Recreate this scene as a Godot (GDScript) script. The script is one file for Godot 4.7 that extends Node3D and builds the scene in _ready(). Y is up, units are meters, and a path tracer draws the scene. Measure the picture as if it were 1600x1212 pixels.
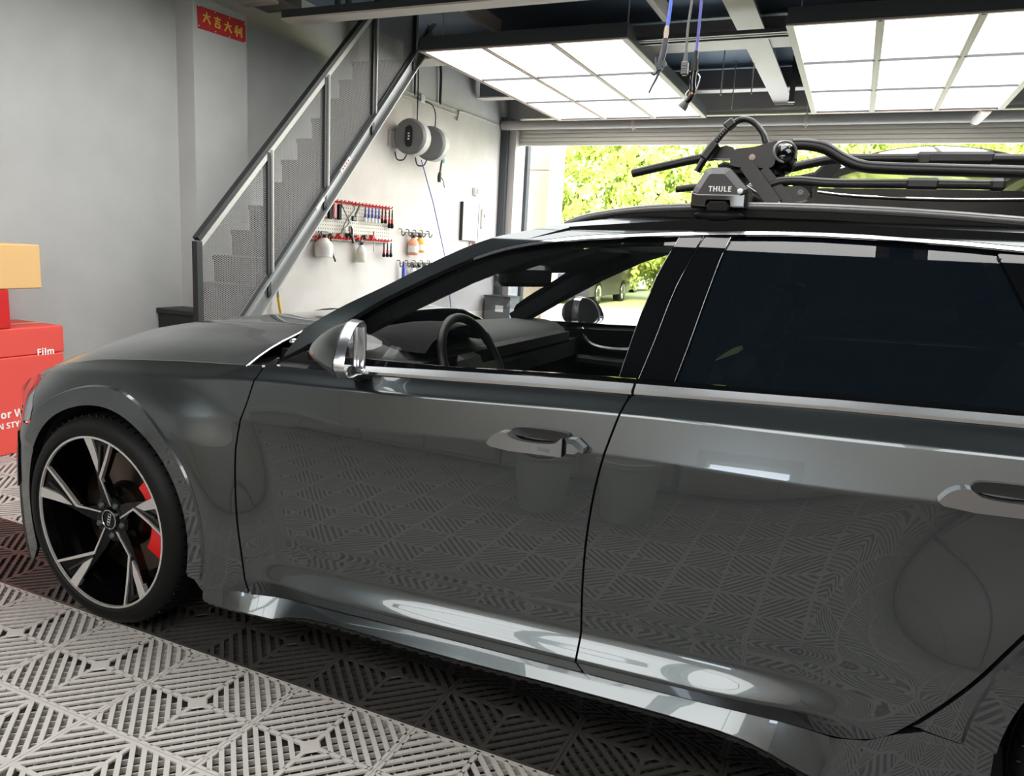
extends Node3D
# A detailing garage: a dark grey estate car stands side-on on grid floor tiles; stairs and a tool wall
# behind its nose, light panels overhead and an open roller door at the back. Metres, y up.

var M := {}          # materials by name
var used := {}       # names already given to top-level objects
var built: Node3D    # scratch

# ------------------------------------------------------------------ mesh building
class MB:
	var v := PackedVector3Array()
	var n := PackedVector3Array()
	func tri(a: Vector3, b: Vector3, c: Vector3) -> void:   # counter-clockwise seen from outside
		var nn := (b - a).cross(c - a)
		if nn.length_squared() < 1e-20: return
		nn = nn.normalized()
		v.append(a); v.append(c); v.append(b)
		n.append(nn); n.append(nn); n.append(nn)
	func quad(a: Vector3, b: Vector3, c: Vector3, d: Vector3) -> void:
		tri(a, b, c); tri(a, c, d)
	func tris(a: Vector3, b: Vector3, c: Vector3, na: Vector3, nb: Vector3, nc: Vector3) -> void:
		if (b - a).cross(c - a).length_squared() < 1e-20: return
		v.append(a); v.append(c); v.append(b)
		n.append(na); n.append(nc); n.append(nb)
	func box(c: Vector3, s: Vector3, b := Basis()) -> void:
		var x := b.x * s.x * 0.5; var y := b.y * s.y * 0.5; var z := b.z * s.z * 0.5
		quad(c - x - y + z, c + x - y + z, c + x + y + z, c - x + y + z)
		quad(c + x - y - z, c - x - y - z, c - x + y - z, c + x + y - z)
		quad(c + x - y + z, c + x - y - z, c + x + y - z, c + x + y + z)
		quad(c - x - y - z, c - x - y + z, c - x + y + z, c - x + y - z)
		quad(c - x + y + z, c + x + y + z, c + x + y - z, c - x + y - z)
		quad(c - x - y - z, c + x - y - z, c + x - y + z, c - x - y + z)
	func bar(a: Vector3, b: Vector3, w: float, h: float, up := Vector3.UP) -> void:   # a beam from a to b
		var z := (b - a).normalized()
		if absf(z.dot(up)) > 0.98: up = Vector3.RIGHT
		var x := up.cross(z).normalized()
		var y := z.cross(x)
		box((a + b) * 0.5, Vector3(w, h, (b - a).length()), Basis(x, y, z))
	func rbox(c: Vector3, s: Vector3, r: float, b := Basis()) -> void:   # box with chamfered edges
		r = minf(r, minf(s.x, minf(s.y, s.z)) * 0.49)
		var h := s * 0.5
		var i := h - Vector3(r, r, r)
		for ax in 3:
			for sg in [-1.0, 1.0]:
				var u := (ax + 1) % 3; var w := (ax + 2) % 3
				var q := []
				for k in [[-1, -1], [1, -1], [1, 1], [-1, 1]]:
					var p := Vector3.ZERO
					p[ax] = sg * h[ax]; p[u] = k[0] * i[u]; p[w] = k[1] * i[w]
					q.append(c + b * p)
				if sg > 0: quad(q[0], q[1], q[2], q[3])
				else: quad(q[3], q[2], q[1], q[0])
		for ax in 3:      # edges along ax
			var u := (ax + 1) % 3; var w := (ax + 2) % 3
			for su in [-1.0, 1.0]:
				for sw in [-1.0, 1.0]:
					var p0 := Vector3.ZERO; var p1 := Vector3.ZERO
					p0[u] = su * h[u]; p0[w] = sw * i[w]
					p1[u] = su * i[u]; p1[w] = sw * h[w]
					var d := Vector3.ZERO; d[ax] = i[ax]
					_edge(c, b, p0, p1, d)
		for sx in [-1.0, 1.0]:
			for sy in [-1.0, 1.0]:
				for sz in [-1.0, 1.0]:
					var a1 := Vector3(sx * h.x, sy * i.y, sz * i.z); var a2 := Vector3(sx * i.x, sy * h.y, sz * i.z); var a3 := Vector3(sx * i.x, sy * i.y, sz * h.z)
					if sx * sy * sz > 0: tri(c + b * a1, c + b * a2, c + b * a3)
					else: tri(c + b * a1, c + b * a3, c + b * a2)
	func _edge(c: Vector3, b: Basis, p0: Vector3, p1: Vector3, d: Vector3) -> void:
		var o := p0 + p1
		if (p1 - p0).cross(d).dot(o) > 0: quad(c + b * (p0 - d), c + b * (p1 - d), c + b * (p1 + d), c + b * (p0 + d))
		else: quad(c + b * (p0 + d), c + b * (p1 + d), c + b * (p1 - d), c + b * (p0 - d))
	func ring(path: Array, rad, seg := 10, flat := 1.0, caps := true, up := Vector3.UP) -> void:   # a tube; flat squashes it across
		var prev := []; var pn := []
		var x := Vector3.ZERO
		for k in path.size():
			var t: Vector3 = (path[mini(k + 1, path.size() - 1)] - path[maxi(k - 1, 0)]).normalized()
			if k == 0:
				var u := up if absf(t.dot(up)) < 0.95 else (Vector3.RIGHT if absf(t.x) < 0.9 else Vector3.BACK)
				x = u.cross(t).normalized()
			else: x = (x - t * x.dot(t)).normalized()
			var y := t.cross(x)
			var r: float = rad[k] if rad is Array else rad
			var cur := []; var cn := []
			for i in seg:
				var a := TAU * i / seg
				var dd := x * cos(a) + y * sin(a) * flat
				cur.append(path[k] + dd * r)
				cn.append((x * cos(a) + y * sin(a) / maxf(flat, 0.05)).normalized())
			if k > 0:
				for i in seg:
					var j := (i + 1) % seg
					tris(prev[i], prev[j], cur[j], pn[i], pn[j], cn[j])
					tris(prev[i], cur[j], cur[i], pn[i], cn[j], cn[i])
			if caps and (k == 0 or k == path.size() - 1):
				for i in seg:
					if k == 0: tri(path[k], cur[(i + 1) % seg], cur[i])
					else: tri(path[k], cur[i], cur[(i + 1) % seg])
			prev = cur; pn = cn
	func lathe(prof: Array, seg: int, xf := Transform3D(), smooth := true) -> void:   # prof of (radius, height) about local y, listed upwards outside
		var m := prof.size()
		var nr := []
		for k in m - 1:
			var d: Vector2 = prof[k + 1] - prof[k]
			nr.append(Vector2(d.y, -d.x).normalized())
		for k in m - 1:
			var n0: Vector2 = nr[k]; var n1: Vector2 = nr[k]
			if smooth and k > 0 and nr[k - 1].dot(nr[k]) > 0.7: n0 = (nr[k - 1] + nr[k]).normalized()
			if smooth and k < m - 2 and nr[k + 1].dot(nr[k]) > 0.7: n1 = (nr[k + 1] + nr[k]).normalized()
			for i in seg:
				var a := TAU * i / seg; var b := TAU * (i + 1) / seg
				var ca := Vector3(cos(a), 0, -sin(a)); var cb := Vector3(cos(b), 0, -sin(b))
				var p: Vector2 = prof[k]; var q: Vector2 = prof[k + 1]
				var A := xf * (ca * p.x + Vector3(0, p.y, 0)); var B := xf * (cb * p.x + Vector3(0, p.y, 0))
				var C := xf * (cb * q.x + Vector3(0, q.y, 0)); var D := xf * (ca * q.x + Vector3(0, q.y, 0))
				var na := xf.basis * (ca * n0.x + Vector3(0, n0.y, 0)); var nb := xf.basis * (cb * n0.x + Vector3(0, n0.y, 0))
				var nc := xf.basis * (cb * n1.x + Vector3(0, n1.y, 0)); var nd := xf.basis * (ca * n1.x + Vector3(0, n1.y, 0))
				tris(A, B, C, na, nb, nc); tris(A, C, D, na, nc, nd)
	func prism(poly: PackedVector2Array, d0: float, d1: float, xf := Transform3D(), bev := 0.0) -> void:   # polygon in local xy, from z = d0 to d1 (front)
		if Geometry2D.is_polygon_clockwise(poly): poly.reverse()
		# is_polygon_clockwise works in y-down; make it counter-clockwise in y-up
		var area := 0.0
		for i in poly.size(): area += poly[i].cross(poly[(i + 1) % poly.size()])
		if area < 0: poly.reverse()
		var top := poly
		if bev > 0.0:
			var o := Geometry2D.offset_polygon(poly, -bev, Geometry2D.JOIN_MITER)
			if o.size() == 1 and o[0].size() == poly.size():
				top = o[0]
				var ar := 0.0
				for i in top.size(): ar += top[i].cross(top[(i + 1) % top.size()])
				if ar < 0: top.reverse()
				var best := 0; var bd := 1e9
				for s in top.size():
					if top[s].distance_to(poly[0]) < bd: bd = top[s].distance_to(poly[0]); best = s
				var rot := PackedVector2Array()
				for s in top.size(): rot.append(top[(s + best) % top.size()])
				top = rot
			else: bev = 0.0
		var idx := Geometry2D.triangulate_polygon(top)
		for k in range(0, idx.size(), 3):
			var a := top[idx[k]]; var b := top[idx[k + 1]]; var c := top[idx[k + 2]]
			if (b - a).cross(c - a) < 0: var t := b; b = c; c = t
			tri(xf * Vector3(a.x, a.y, d1), xf * Vector3(b.x, b.y, d1), xf * Vector3(c.x, c.y, d1))
		idx = Geometry2D.triangulate_polygon(poly)
		for k in range(0, idx.size(), 3):
			var a := poly[idx[k]]; var b := poly[idx[k + 1]]; var c := poly[idx[k + 2]]
			if (b - a).cross(c - a) < 0: var t := b; b = c; c = t
			tri(xf * Vector3(a.x, a.y, d0), xf * Vector3(c.x, c.y, d0), xf * Vector3(b.x, b.y, d0))
		for i in poly.size():
			var a := poly[i]; var b := poly[(i + 1) % poly.size()]
			quad(xf * Vector3(a.x, a.y, d0), xf * Vector3(b.x, b.y, d0), xf * Vector3(b.x, b.y, d1 - bev), xf * Vector3(a.x, a.y, d1 - bev))
			if bev > 0.0:
				var c := top[i]; var d := top[(i + 1) % top.size()]
				quad(xf * Vector3(a.x, a.y, d1 - bev), xf * Vector3(b.x, b.y, d1 - bev), xf * Vector3(d.x, d.y, d1), xf * Vector3(c.x, c.y, d1))
	func ball(c: Vector3, r: Vector3, seg := 14, rings := 8, b := Basis()) -> void:
		for k in rings:
			for i in seg:
				var q := []
				for e in [[k, i], [k, i + 1], [k + 1, i + 1], [k + 1, i]]:
					var th: float = PI * e[0] / rings - PI / 2; var ph: float = TAU * e[1] / seg
					q.append(Vector3(cos(th) * cos(ph), sin(th), -cos(th) * sin(ph)))
				var p := []; var m := []
				for e in q:
					p.append(c + b * (e * r)); m.append((b * (e / r)).normalized())
				tris(p[0], p[1], p[2], m[0], m[1], m[2]); tris(p[0], p[2], p[3], m[0], m[2], m[3])
	func sheet(rows: Array, flip := false) -> void:    # smooth surface through a grid of points (rows of equal length)
		var R := rows.size(); var K: int = rows[0].size()
		var nn := []
		for r in R:
			var line := []
			for k in K:
				var du: Vector3 = rows[r][mini(k + 1, K - 1)] - rows[r][maxi(k - 1, 0)]
				var dv: Vector3 = rows[mini(r + 1, R - 1)][k] - rows[maxi(r - 1, 0)][k]
				var q := du.cross(dv).normalized()
				line.append(-q if flip else q)
			nn.append(line)
		for r in R - 1:
			for k in K - 1:
				var a: Vector3 = rows[r][k]; var b: Vector3 = rows[r][k + 1]; var c: Vector3 = rows[r + 1][k + 1]; var d: Vector3 = rows[r + 1][k]
				if flip:
					tris(a, d, c, nn[r][k], nn[r + 1][k], nn[r + 1][k + 1]); tris(a, c, b, nn[r][k], nn[r + 1][k + 1], nn[r][k + 1])
				else:
					tris(a, b, c, nn[r][k], nn[r][k + 1], nn[r + 1][k + 1]); tris(a, c, d, nn[r][k], nn[r + 1][k + 1], nn[r + 1][k])
	func mirrored(zm: float) -> MB:     # reflected in the plane z = zm
		var o := MB.new()
		for k in range(0, v.size(), 3):
			for e in [0, 2, 1]:
				var p := v[k + e]; var q := n[k + e]
				o.v.append(Vector3(p.x, p.y, 2.0 * zm - p.z)); o.n.append(Vector3(q.x, q.y, -q.z))
		return o
	func add(o: MB, xf := Transform3D()) -> void:
		for k in o.v.size():
			v.append(xf * o.v[k]); n.append((xf.basis * o.n[k]).normalized())
	func mesh() -> ArrayMesh:
		var a := []; a.resize(Mesh.ARRAY_MAX)
		a[Mesh.ARRAY_VERTEX] = v; a[Mesh.ARRAY_NORMAL] = n
		var m := ArrayMesh.new()
		m.add_surface_from_arrays(Mesh.PRIMITIVE_TRIANGLES, a)
		return m

# ------------------------------------------------------------------ objects
func numbered(called: String) -> String:
	if not used.has(called):
		used[called] = 0
		return called
	used[called] += 1
	return "%s_%03d" % [called, used[called]]

func tag(o: Node3D, label: String, category: String, group := "") -> Node3D:
	o.set_meta("label", label); o.set_meta("category", category)
	if group: o.set_meta("group", group)
	return o

func thing(called: String, label: String, category: String, at: Vector3, group := "") -> Node3D:
	var o := Node3D.new()
	o.name = numbered(called); o.position = at
	add_child(o)
	return tag(o, label, category, group)

# a part, its mesh given in world coordinates
func part(mb: MB, called: String, mat: Material, parent: Node3D, label := "") -> MeshInstance3D:
	var o := MeshInstance3D.new()
	o.name = called; o.mesh = mb.mesh(); o.material_override = mat
	if parent.get_parent() == self and not (parent is MeshInstance3D): o.position = -parent.position
	parent.add_child(o, true)
	if label: o.set_meta("label", label)
	return o

func solo(mb: MB, called: String, mat: Material, label: String, category: String, group := "") -> MeshInstance3D:
	var o := MeshInstance3D.new()
	o.name = numbered(called); o.mesh = mb.mesh(); o.material_override = mat
	add_child(o)
	tag(o, label, category, group)
	return o

func struct(mb: MB, called: String, mat: Material) -> MeshInstance3D:
	var o := MeshInstance3D.new()
	o.name = numbered(called); o.mesh = mb.mesh(); o.material_override = mat
	o.set_meta("kind", "structure")
	add_child(o)
	return o

func copy(o: Node3D, at: Vector3, label := "", turn := 0.0) -> Node3D:
	var c: Node3D = o.duplicate()
	c.name = numbered(String(o.name).rstrip("0123456789").rstrip("_"))
	add_child(c)
	c.position = at
	if turn != 0.0: c.rotation.y = turn
	if label: c.set_meta("label", label)
	return c

func mat(called: String, c: Color, rough := 0.6, metal := 0.0, spec := 0.5) -> StandardMaterial3D:
	var m := StandardMaterial3D.new()
	m.resource_name = called
	m.albedo_color = c; m.roughness = rough; m.metallic = metal; m.metallic_specular = spec
	M[called] = m
	return m

func noise_tex(seed_: int, freq: float, dark: Color, light: Color, size := 512, octaves := 4) -> NoiseTexture2D:
	var f := FastNoiseLite.new()
	f.seed = seed_; f.frequency = freq; f.fractal_octaves = octaves
	var g := Gradient.new()
	g.set_color(0, dark); g.set_color(1, light)
	var t := NoiseTexture2D.new()
	t.width = size; t.height = size; t.seamless = true; t.noise = f; t.color_ramp = g
	return t

func mottle(m: StandardMaterial3D, tex: Texture2D, scale: float) -> void:
	m.albedo_texture = tex
	m.uv1_triplanar = true; m.uv1_world_triplanar = true
	m.uv1_scale = Vector3.ONE * scale

func text_mesh(s: String, size: float, depth: float, bold := true) -> TextMesh:
	var t := TextMesh.new()
	var f := SystemFont.new()
	f.font_names = PackedStringArray(["Droid Sans"])
	f.font_weight = 700 if bold else 400
	t.font = f; t.text = s; t.font_size = 64; t.pixel_size = size / 64.0; t.depth = depth
	return t

func lettering(s: String, size: float, depth: float, xf: Transform3D, called: String, m: Material, parent: Node3D) -> MeshInstance3D:
	var o := MeshInstance3D.new()
	o.name = called; o.mesh = text_mesh(s, size, depth); o.material_override = m
	var off := parent.position if parent.get_parent() == self and not (parent is MeshInstance3D) else Vector3.ZERO
	o.transform = Transform3D(xf.basis, xf.origin - off)
	parent.add_child(o, true)
	return o

func curve(pts: Array, steps := 6) -> Array:     # Catmull-Rom through points
	var out := []
	for k in pts.size() - 1:
		var a: Vector3 = pts[maxi(k - 1, 0)]; var b: Vector3 = pts[k]; var c: Vector3 = pts[k + 1]; var d: Vector3 = pts[mini(k + 2, pts.size() - 1)]
		for s in steps:
			out.append(b.cubic_interpolate(c, a, d, float(s) / steps))
	out.append(pts[-1])
	return out

func curve2(pts: Array, steps := 4) -> PackedVector2Array:
	var out := PackedVector2Array()
	for k in pts.size() - 1:
		var a: Vector2 = pts[maxi(k - 1, 0)]; var b: Vector2 = pts[k]; var c: Vector2 = pts[k + 1]; var d: Vector2 = pts[mini(k + 2, pts.size() - 1)]
		for s in steps:
			out.append(b.cubic_interpolate(c, a, d, float(s) / steps))
	out.append(pts[-1])
	return out

# ------------------------------------------------------------------ first the camera, sky and light
func _ready() -> void:
	var cam := Camera3D.new()
	cam.name = "camera"
	cam.fov = 54.439
	cam.near = 0.05; cam.far = 200.0
	cam.transform = Transform3D(Basis(Vector3(0.90983, 0.05311, -0.41157), Vector3(-0.12171, 0.98231, -0.14230), Vector3(0.39673, 0.17957, 0.90020)), Vector3(1.7583, 1.3124, 1.6381))
	add_child(cam)
	var sky := ProceduralSkyMaterial.new()
	sky.sky_top_color = Color(0.80, 0.86, 0.93); sky.sky_horizon_color = Color(0.97, 0.97, 0.96)
	sky.ground_horizon_color = Color(0.80, 0.80, 0.78); sky.ground_bottom_color = Color(0.5, 0.5, 0.48)
	sky.sky_curve = 0.12
	sky.sky_energy_multiplier = SKY; sky.ground_energy_multiplier = SKY * 0.5
	var env := Environment.new()
	env.background_mode = Environment.BG_SKY
	env.sky = Sky.new(); env.sky.sky_material = sky
	env.tonemap_mode = Environment.TONE_MAPPER_LINEAR
	env.tonemap_exposure = EXPOSURE
	env.sdfgi_enabled = true; env.ssao_enabled = true; env.ssil_enabled = true
	var we := WorldEnvironment.new()
	we.name = "surroundings"; we.environment = env
	add_child(we)
	var sun := DirectionalLight3D.new()
	sun.name = "sun"; sun.light_energy = SUN; sun.light_color = Color(1.0, 0.94, 0.84); sun.light_angular_distance = 2.0
	sun.shadow_enabled = true; sun.sky_mode = DirectionalLight3D.SKY_MODE_LIGHT_ONLY
	sun.look_at_from_position(Vector3(6, 14, -2), Vector3(0, 0, -20))
	add_child(sun)
	materials()
	room()
	floor_tiles()
	light_panels()
	outside()
	car()
	carrier()
	stairs()
	tool_wall()
	ceiling_things()
	extras()

const SKY := 3.2
const SUN := 5.0
const EXPOSURE := 1.1
const PANEL := 4.8       # radiance of the light panels

func materials() -> void:
	mat("wall_grey", Color(0.72, 0.725, 0.72), 0.75)
	mottle(M.wall_grey, noise_tex(3, 0.012, Color(0.95, 0.95, 0.95), Color(1, 1, 1)), 0.35)
	mat("wall_warm", Color(0.80, 0.77, 0.74), 0.7)
	mottle(M.wall_warm, noise_tex(8, 0.01, Color(0.93, 0.925, 0.92), Color(1, 1, 1)), 0.4)
	mat("wall_upper", Color(0.80, 0.77, 0.74), 0.8)
	mat("ceiling_dark", Color(0.40, 0.46, 0.52), 0.6)
	mat("slab", Color(0.17, 0.17, 0.17), 0.85)
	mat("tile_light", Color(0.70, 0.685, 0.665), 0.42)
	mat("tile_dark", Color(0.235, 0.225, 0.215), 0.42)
	mat("steel_primer", Color(0.86, 0.82, 0.78), 0.6)
	mat("steel_dark", Color(0.235, 0.25, 0.265), 0.42)
	mat("steel_grey", Color(0.56, 0.565, 0.56), 0.38, 0.35)
	mat("steel_pale", Color(0.70, 0.69, 0.67), 0.4, 0.2)
	mat("mesh_metal", Color(0.66, 0.655, 0.65), 0.45, 0.3)
	mat("step_black", Color(0.13, 0.14, 0.145), 0.5)
	mat("shutter", Color(0.86, 0.84, 0.80), 0.5)
	mat("pipe_grey", Color(0.74, 0.715, 0.69), 0.5)
	mat("alu", Color(0.70, 0.63, 0.58), 0.5, 0.0)
	mat("black_plastic", Color(0.075, 0.078, 0.082), 0.34)
	mat("black_rubber", Color(0.05, 0.051, 0.053), 0.55, 0.0, 0.3)
	mat("black_gloss", Color(0.03, 0.033, 0.036), 0.06)
	mat("wheel_black", Color(0.020, 0.022, 0.024), 0.10, 0.0, 0.28)
	mat("black_matt", Color(0.065, 0.068, 0.072), 0.75)
	mat("grey_plastic", Color(0.36, 0.37, 0.37), 0.45)
	mat("white_plastic", Color(0.88, 0.88, 0.86), 0.4)
	mat("chrome", Color(0.90, 0.90, 0.90), 0.06, 1.0)
	mat("handle_metal", Color(0.63, 0.64, 0.65), 0.22, 1.0)
	mat("satin", Color(0.80, 0.81, 0.82), 0.2, 1.0)
	mat("red", Color(0.78, 0.10, 0.11), 0.45)
	mat("blue", Color(0.22, 0.28, 0.62), 0.4)
	mat("gold", Color(0.95, 0.80, 0.30), 0.4)
	mat("white_print", Color(0.93, 0.93, 0.92), 0.5)
	var d: StandardMaterial3D = mat("diffuser", Color(0.95, 0.95, 0.95), 0.6)
	d.emission_enabled = true; d.emission = Color(1, 1, 0.995); d.emission_energy_multiplier = 1.3
	# car
	var p: StandardMaterial3D = mat("paint", Color(0.285, 0.307, 0.314), 0.25, 0.9, 0.5)
	p.clearcoat_enabled = true; p.clearcoat = 1.0; p.clearcoat_roughness = 0.012
	mat("glass", Color(0.02, 0.03, 0.025, 0.28), 0.0)
	mat("glass_dark", Color(0.03, 0.055, 0.075, 0.86), 0.0)
	mat("glass_screen", Color(0.03, 0.04, 0.035, 0.16), 0.0)
	for k in ["glass", "glass_dark", "glass_screen"]: M[k].transparency = BaseMaterial3D.TRANSPARENCY_ALPHA
	mat("interior", Color(0.045, 0.048, 0.05), 0.75, 0.0, 0.3)
	mat("dash", Color(0.25, 0.27, 0.25), 0.75)
	mat("leather", Color(0.12, 0.12, 0.12), 0.42)
	mat("disc", Color(0.33, 0.29, 0.26), 0.32, 1.0)
	mat("machined", Color(0.83, 0.82, 0.81), 0.26, 0.75)
	mat("mirror_glass", Color(0.92, 0.93, 0.94), 0.01, 1.0)
	mat("lamp_glass", Color(0.75, 0.76, 0.78), 0.08, 0.9)

# ------------------------------------------------------------------ the room
func slab_of(x0: float, x1: float, y0: float, y1: float, z0: float, z1: float) -> MB:
	var b := MB.new()
	b.box(Vector3((x0 + x1) / 2, (y0 + y1) / 2, (z0 + z1) / 2), Vector3(x1 - x0, y1 - y0, absf(z1 - z0)))
	return b

func room() -> void:
	var yz := Transform3D(Basis(Vector3(0, 0, -1), Vector3(0, 1, 0), Vector3(1, 0, 0)), Vector3(-3.2, 0, 0))   # local x = -z, local y = up, local z = +x
	var w := MB.new()
	w.prism(PackedVector2Array([Vector2(-4.8, -0.05), Vector2(2.55, -0.05), Vector2(2.55, 0.55), Vector2(4.95, 3.0), Vector2(-4.8, 3.0)]), 0.0, 0.2, yz)
	struct(w, "wall_left", M.wall_grey)
	w = MB.new()
	w.prism(PackedVector2Array([Vector2(2.55, -0.05), Vector2(8.7, -0.05), Vector2(8.7, 3.45), Vector2(4.95, 3.45), Vector2(4.95, 3.0), Vector2(2.55, 0.55)]), 0.0, 0.2, yz)
	struct(w, "wall_left", M.wall_warm)
	struct(slab_of(-3.0, -2.83, -0.019, 3.0, -3.235, -2.7), "trim_1", M.wall_grey)      # the pillar
	struct(slab_of(-3.3, -3.12, 3.0, 3.45, -4.95, 4.8), "wall_upper", M.wall_upper)
	struct(slab_of(-3.3, 5.2, 3.45, 3.6, -8.7, 4.8), "ceiling", M.ceiling_dark)
	struct(slab_of(5.0, 5.2, -0.05, 3.45, -8.7, 4.8), "wall_right", M.wall_grey)
	struct(slab_of(-3.0, -2.80, -0.05, 3.45, -8.7, -8.5), "wall_far", M.wall_grey)
	struct(slab_of(4.3, 5.0, -0.05, 3.45, -8.7, -8.5), "wall_far", M.wall_grey)
	struct(slab_of(-2.80, 4.3, 3.12, 3.45, -8.7, -8.42), "wall_far", M.pipe_grey)        # lintel
	# wall behind the camera, with one tall window
	var wx0 := 0.60; var wx1 := 1.35; var wy0 := 1.25; var wy1 := 2.05
	struct(slab_of(-3.2, wx0, -0.05, 3.45, 4.6, 4.8), "wall_near", M.wall_warm)
	struct(slab_of(wx1, 5.0, -0.05, 3.45, 4.6, 4.8), "wall_near", M.wall_warm)
	struct(slab_of(wx0, wx1, -0.05, wy0, 4.6, 4.8), "wall_near", M.wall_warm)
	struct(slab_of(wx0, wx1, wy1, 3.45, 4.6, 4.8), "wall_near", M.wall_warm)
	mat("window_frame", Color(0.62, 0.52, 0.40), 0.5)
	var fr := MB.new()
	for e in [[wx0 + 0.04, (wy0 + wy1) / 2, 0.08, wy1 - wy0], [wx1 - 0.04, (wy0 + wy1) / 2, 0.08, wy1 - wy0], [(wx0 + wx1) / 2, wy0 + 0.04, wx1 - wx0 - 0.16, 0.08], [(wx0 + wx1) / 2, wy1 - 0.04, wx1 - wx0 - 0.16, 0.08]]:
		fr.box(Vector3(e[0], e[1], 4.66), Vector3(e[2], e[3], 0.16))
	struct(fr, "window_1", M.window_frame)
	# roller door
	var door := Node3D.new()
	door.name = "door_1"; door.set_meta("kind", "structure"); add_child(door)
	for k in 6:
		var s := MB.new()
		var y := 2.765 + 0.0545 * k
		s.prism(PackedVector2Array([Vector2(-0.010, 0.0), Vector2(0.012, 0.006), Vector2(0.016, 0.028), Vector2(0.010, 0.050), Vector2(-0.010, 0.056)]), -2.80, 4.30, Transform3D(Basis(Vector3(0, 0, 1), Vector3(0, 1, 0), Vector3(1, 0, 0)), Vector3(0, y, -8.52)))
		var o := MeshInstance3D.new()
		o.name = "shutter_slat"; o.mesh = s.mesh(); o.material_override = M.shutter
		door.add_child(o, true)
	var jb := MB.new()
	jb.box(Vector3(-2.865, 1.47, -8.44), Vector3(0.13, 2.98, 0.12)); 
	struct(jb, "trim_3", M.pipe_grey)
	jb = MB.new()
	jb.box(Vector3(-2.95, 1.56, -8.40), Vector3(0.10, 3.12, 0.2))
	struct(jb, "trim_4", M.steel_dark)

func floor_tiles() -> void:
	var fl := struct(slab_of(-3.2, 5.2, -0.08, -0.032, -8.7, 4.8), "floor", M.slab)
	var t := MB.new()
	var h := 0.006; var y := -0.003
	var e := 0.1992
	# rim, cross and centre plate, then the slats of the four quarters, each square to its own diagonal
	for s in [-1.0, 1.0]:
		t.box(Vector3(0, y, s * (e - 0.005)), Vector3(e * 2, h, 0.010)); t.box(Vector3(s * (e - 0.005), y, 0), Vector3(0.010, h, e * 2 - 0.02))
		t.box(Vector3(0, -0.018, s * (e - 0.003)), Vector3(e * 2, 0.028, 0.004)); t.box(Vector3(s * (e - 0.003), -0.018, 0), Vector3(0.004, 0.028, e * 2))
		t.box(Vector3(s * 0.108, y, 0), Vector3(0.172, h, 0.013)); t.box(Vector3(0, y, s * 0.108), Vector3(0.013, h, 0.172))
	t.rbox(Vector3(0, y + 0.0005, 0), Vector3(0.052, h, 0.052), 0.003, Basis(Vector3.UP, PI / 4))
	for k in 4:
		var a := PI / 4 + PI / 2 * k
		var dir := Vector3(cos(a), 0, -sin(a)); var acr := Vector3(sin(a), 0, cos(a))
		for i in 8:
			var r := 0.048 + 0.0285 * i
			var half := minf(r, 0.2775 - r) - 0.006
			if half < 0.012: continue
			var c := dir * r
			t.bar(c - acr * half + Vector3(0, y, 0), c + acr * half + Vector3(0, y, 0), 0.0130, h)
		for i in range(-4, 5):        # lower ribs along the diagonal
			var off := 0.030 * i
			var r0 := absf(off) + 0.02; var r1 := 0.27 - absf(off)
			if r1 - r0 < 0.03: continue
			t.bar(dir * r0 + acr * off + Vector3(0, -0.018, 0), dir * r1 + acr * off + Vector3(0, -0.018, 0), 0.004, 0.014)
	var tm := t.mesh()
	var count := 0
	for iz in range(-7, 10):
		for ix in range(-8, 9):
			if count >= 290: break
			if iz < -2 and ix > -3: continue       # hidden under and behind the car
			var o := MeshInstance3D.new()
			o.name = "floor_tile"; o.mesh = tm
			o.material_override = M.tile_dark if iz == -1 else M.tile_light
			o.position = Vector3((ix + 0.5) * 0.4, 0, (iz + 0.5) * 0.4)
			fl.add_child(o, true)
			count += 1

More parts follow.
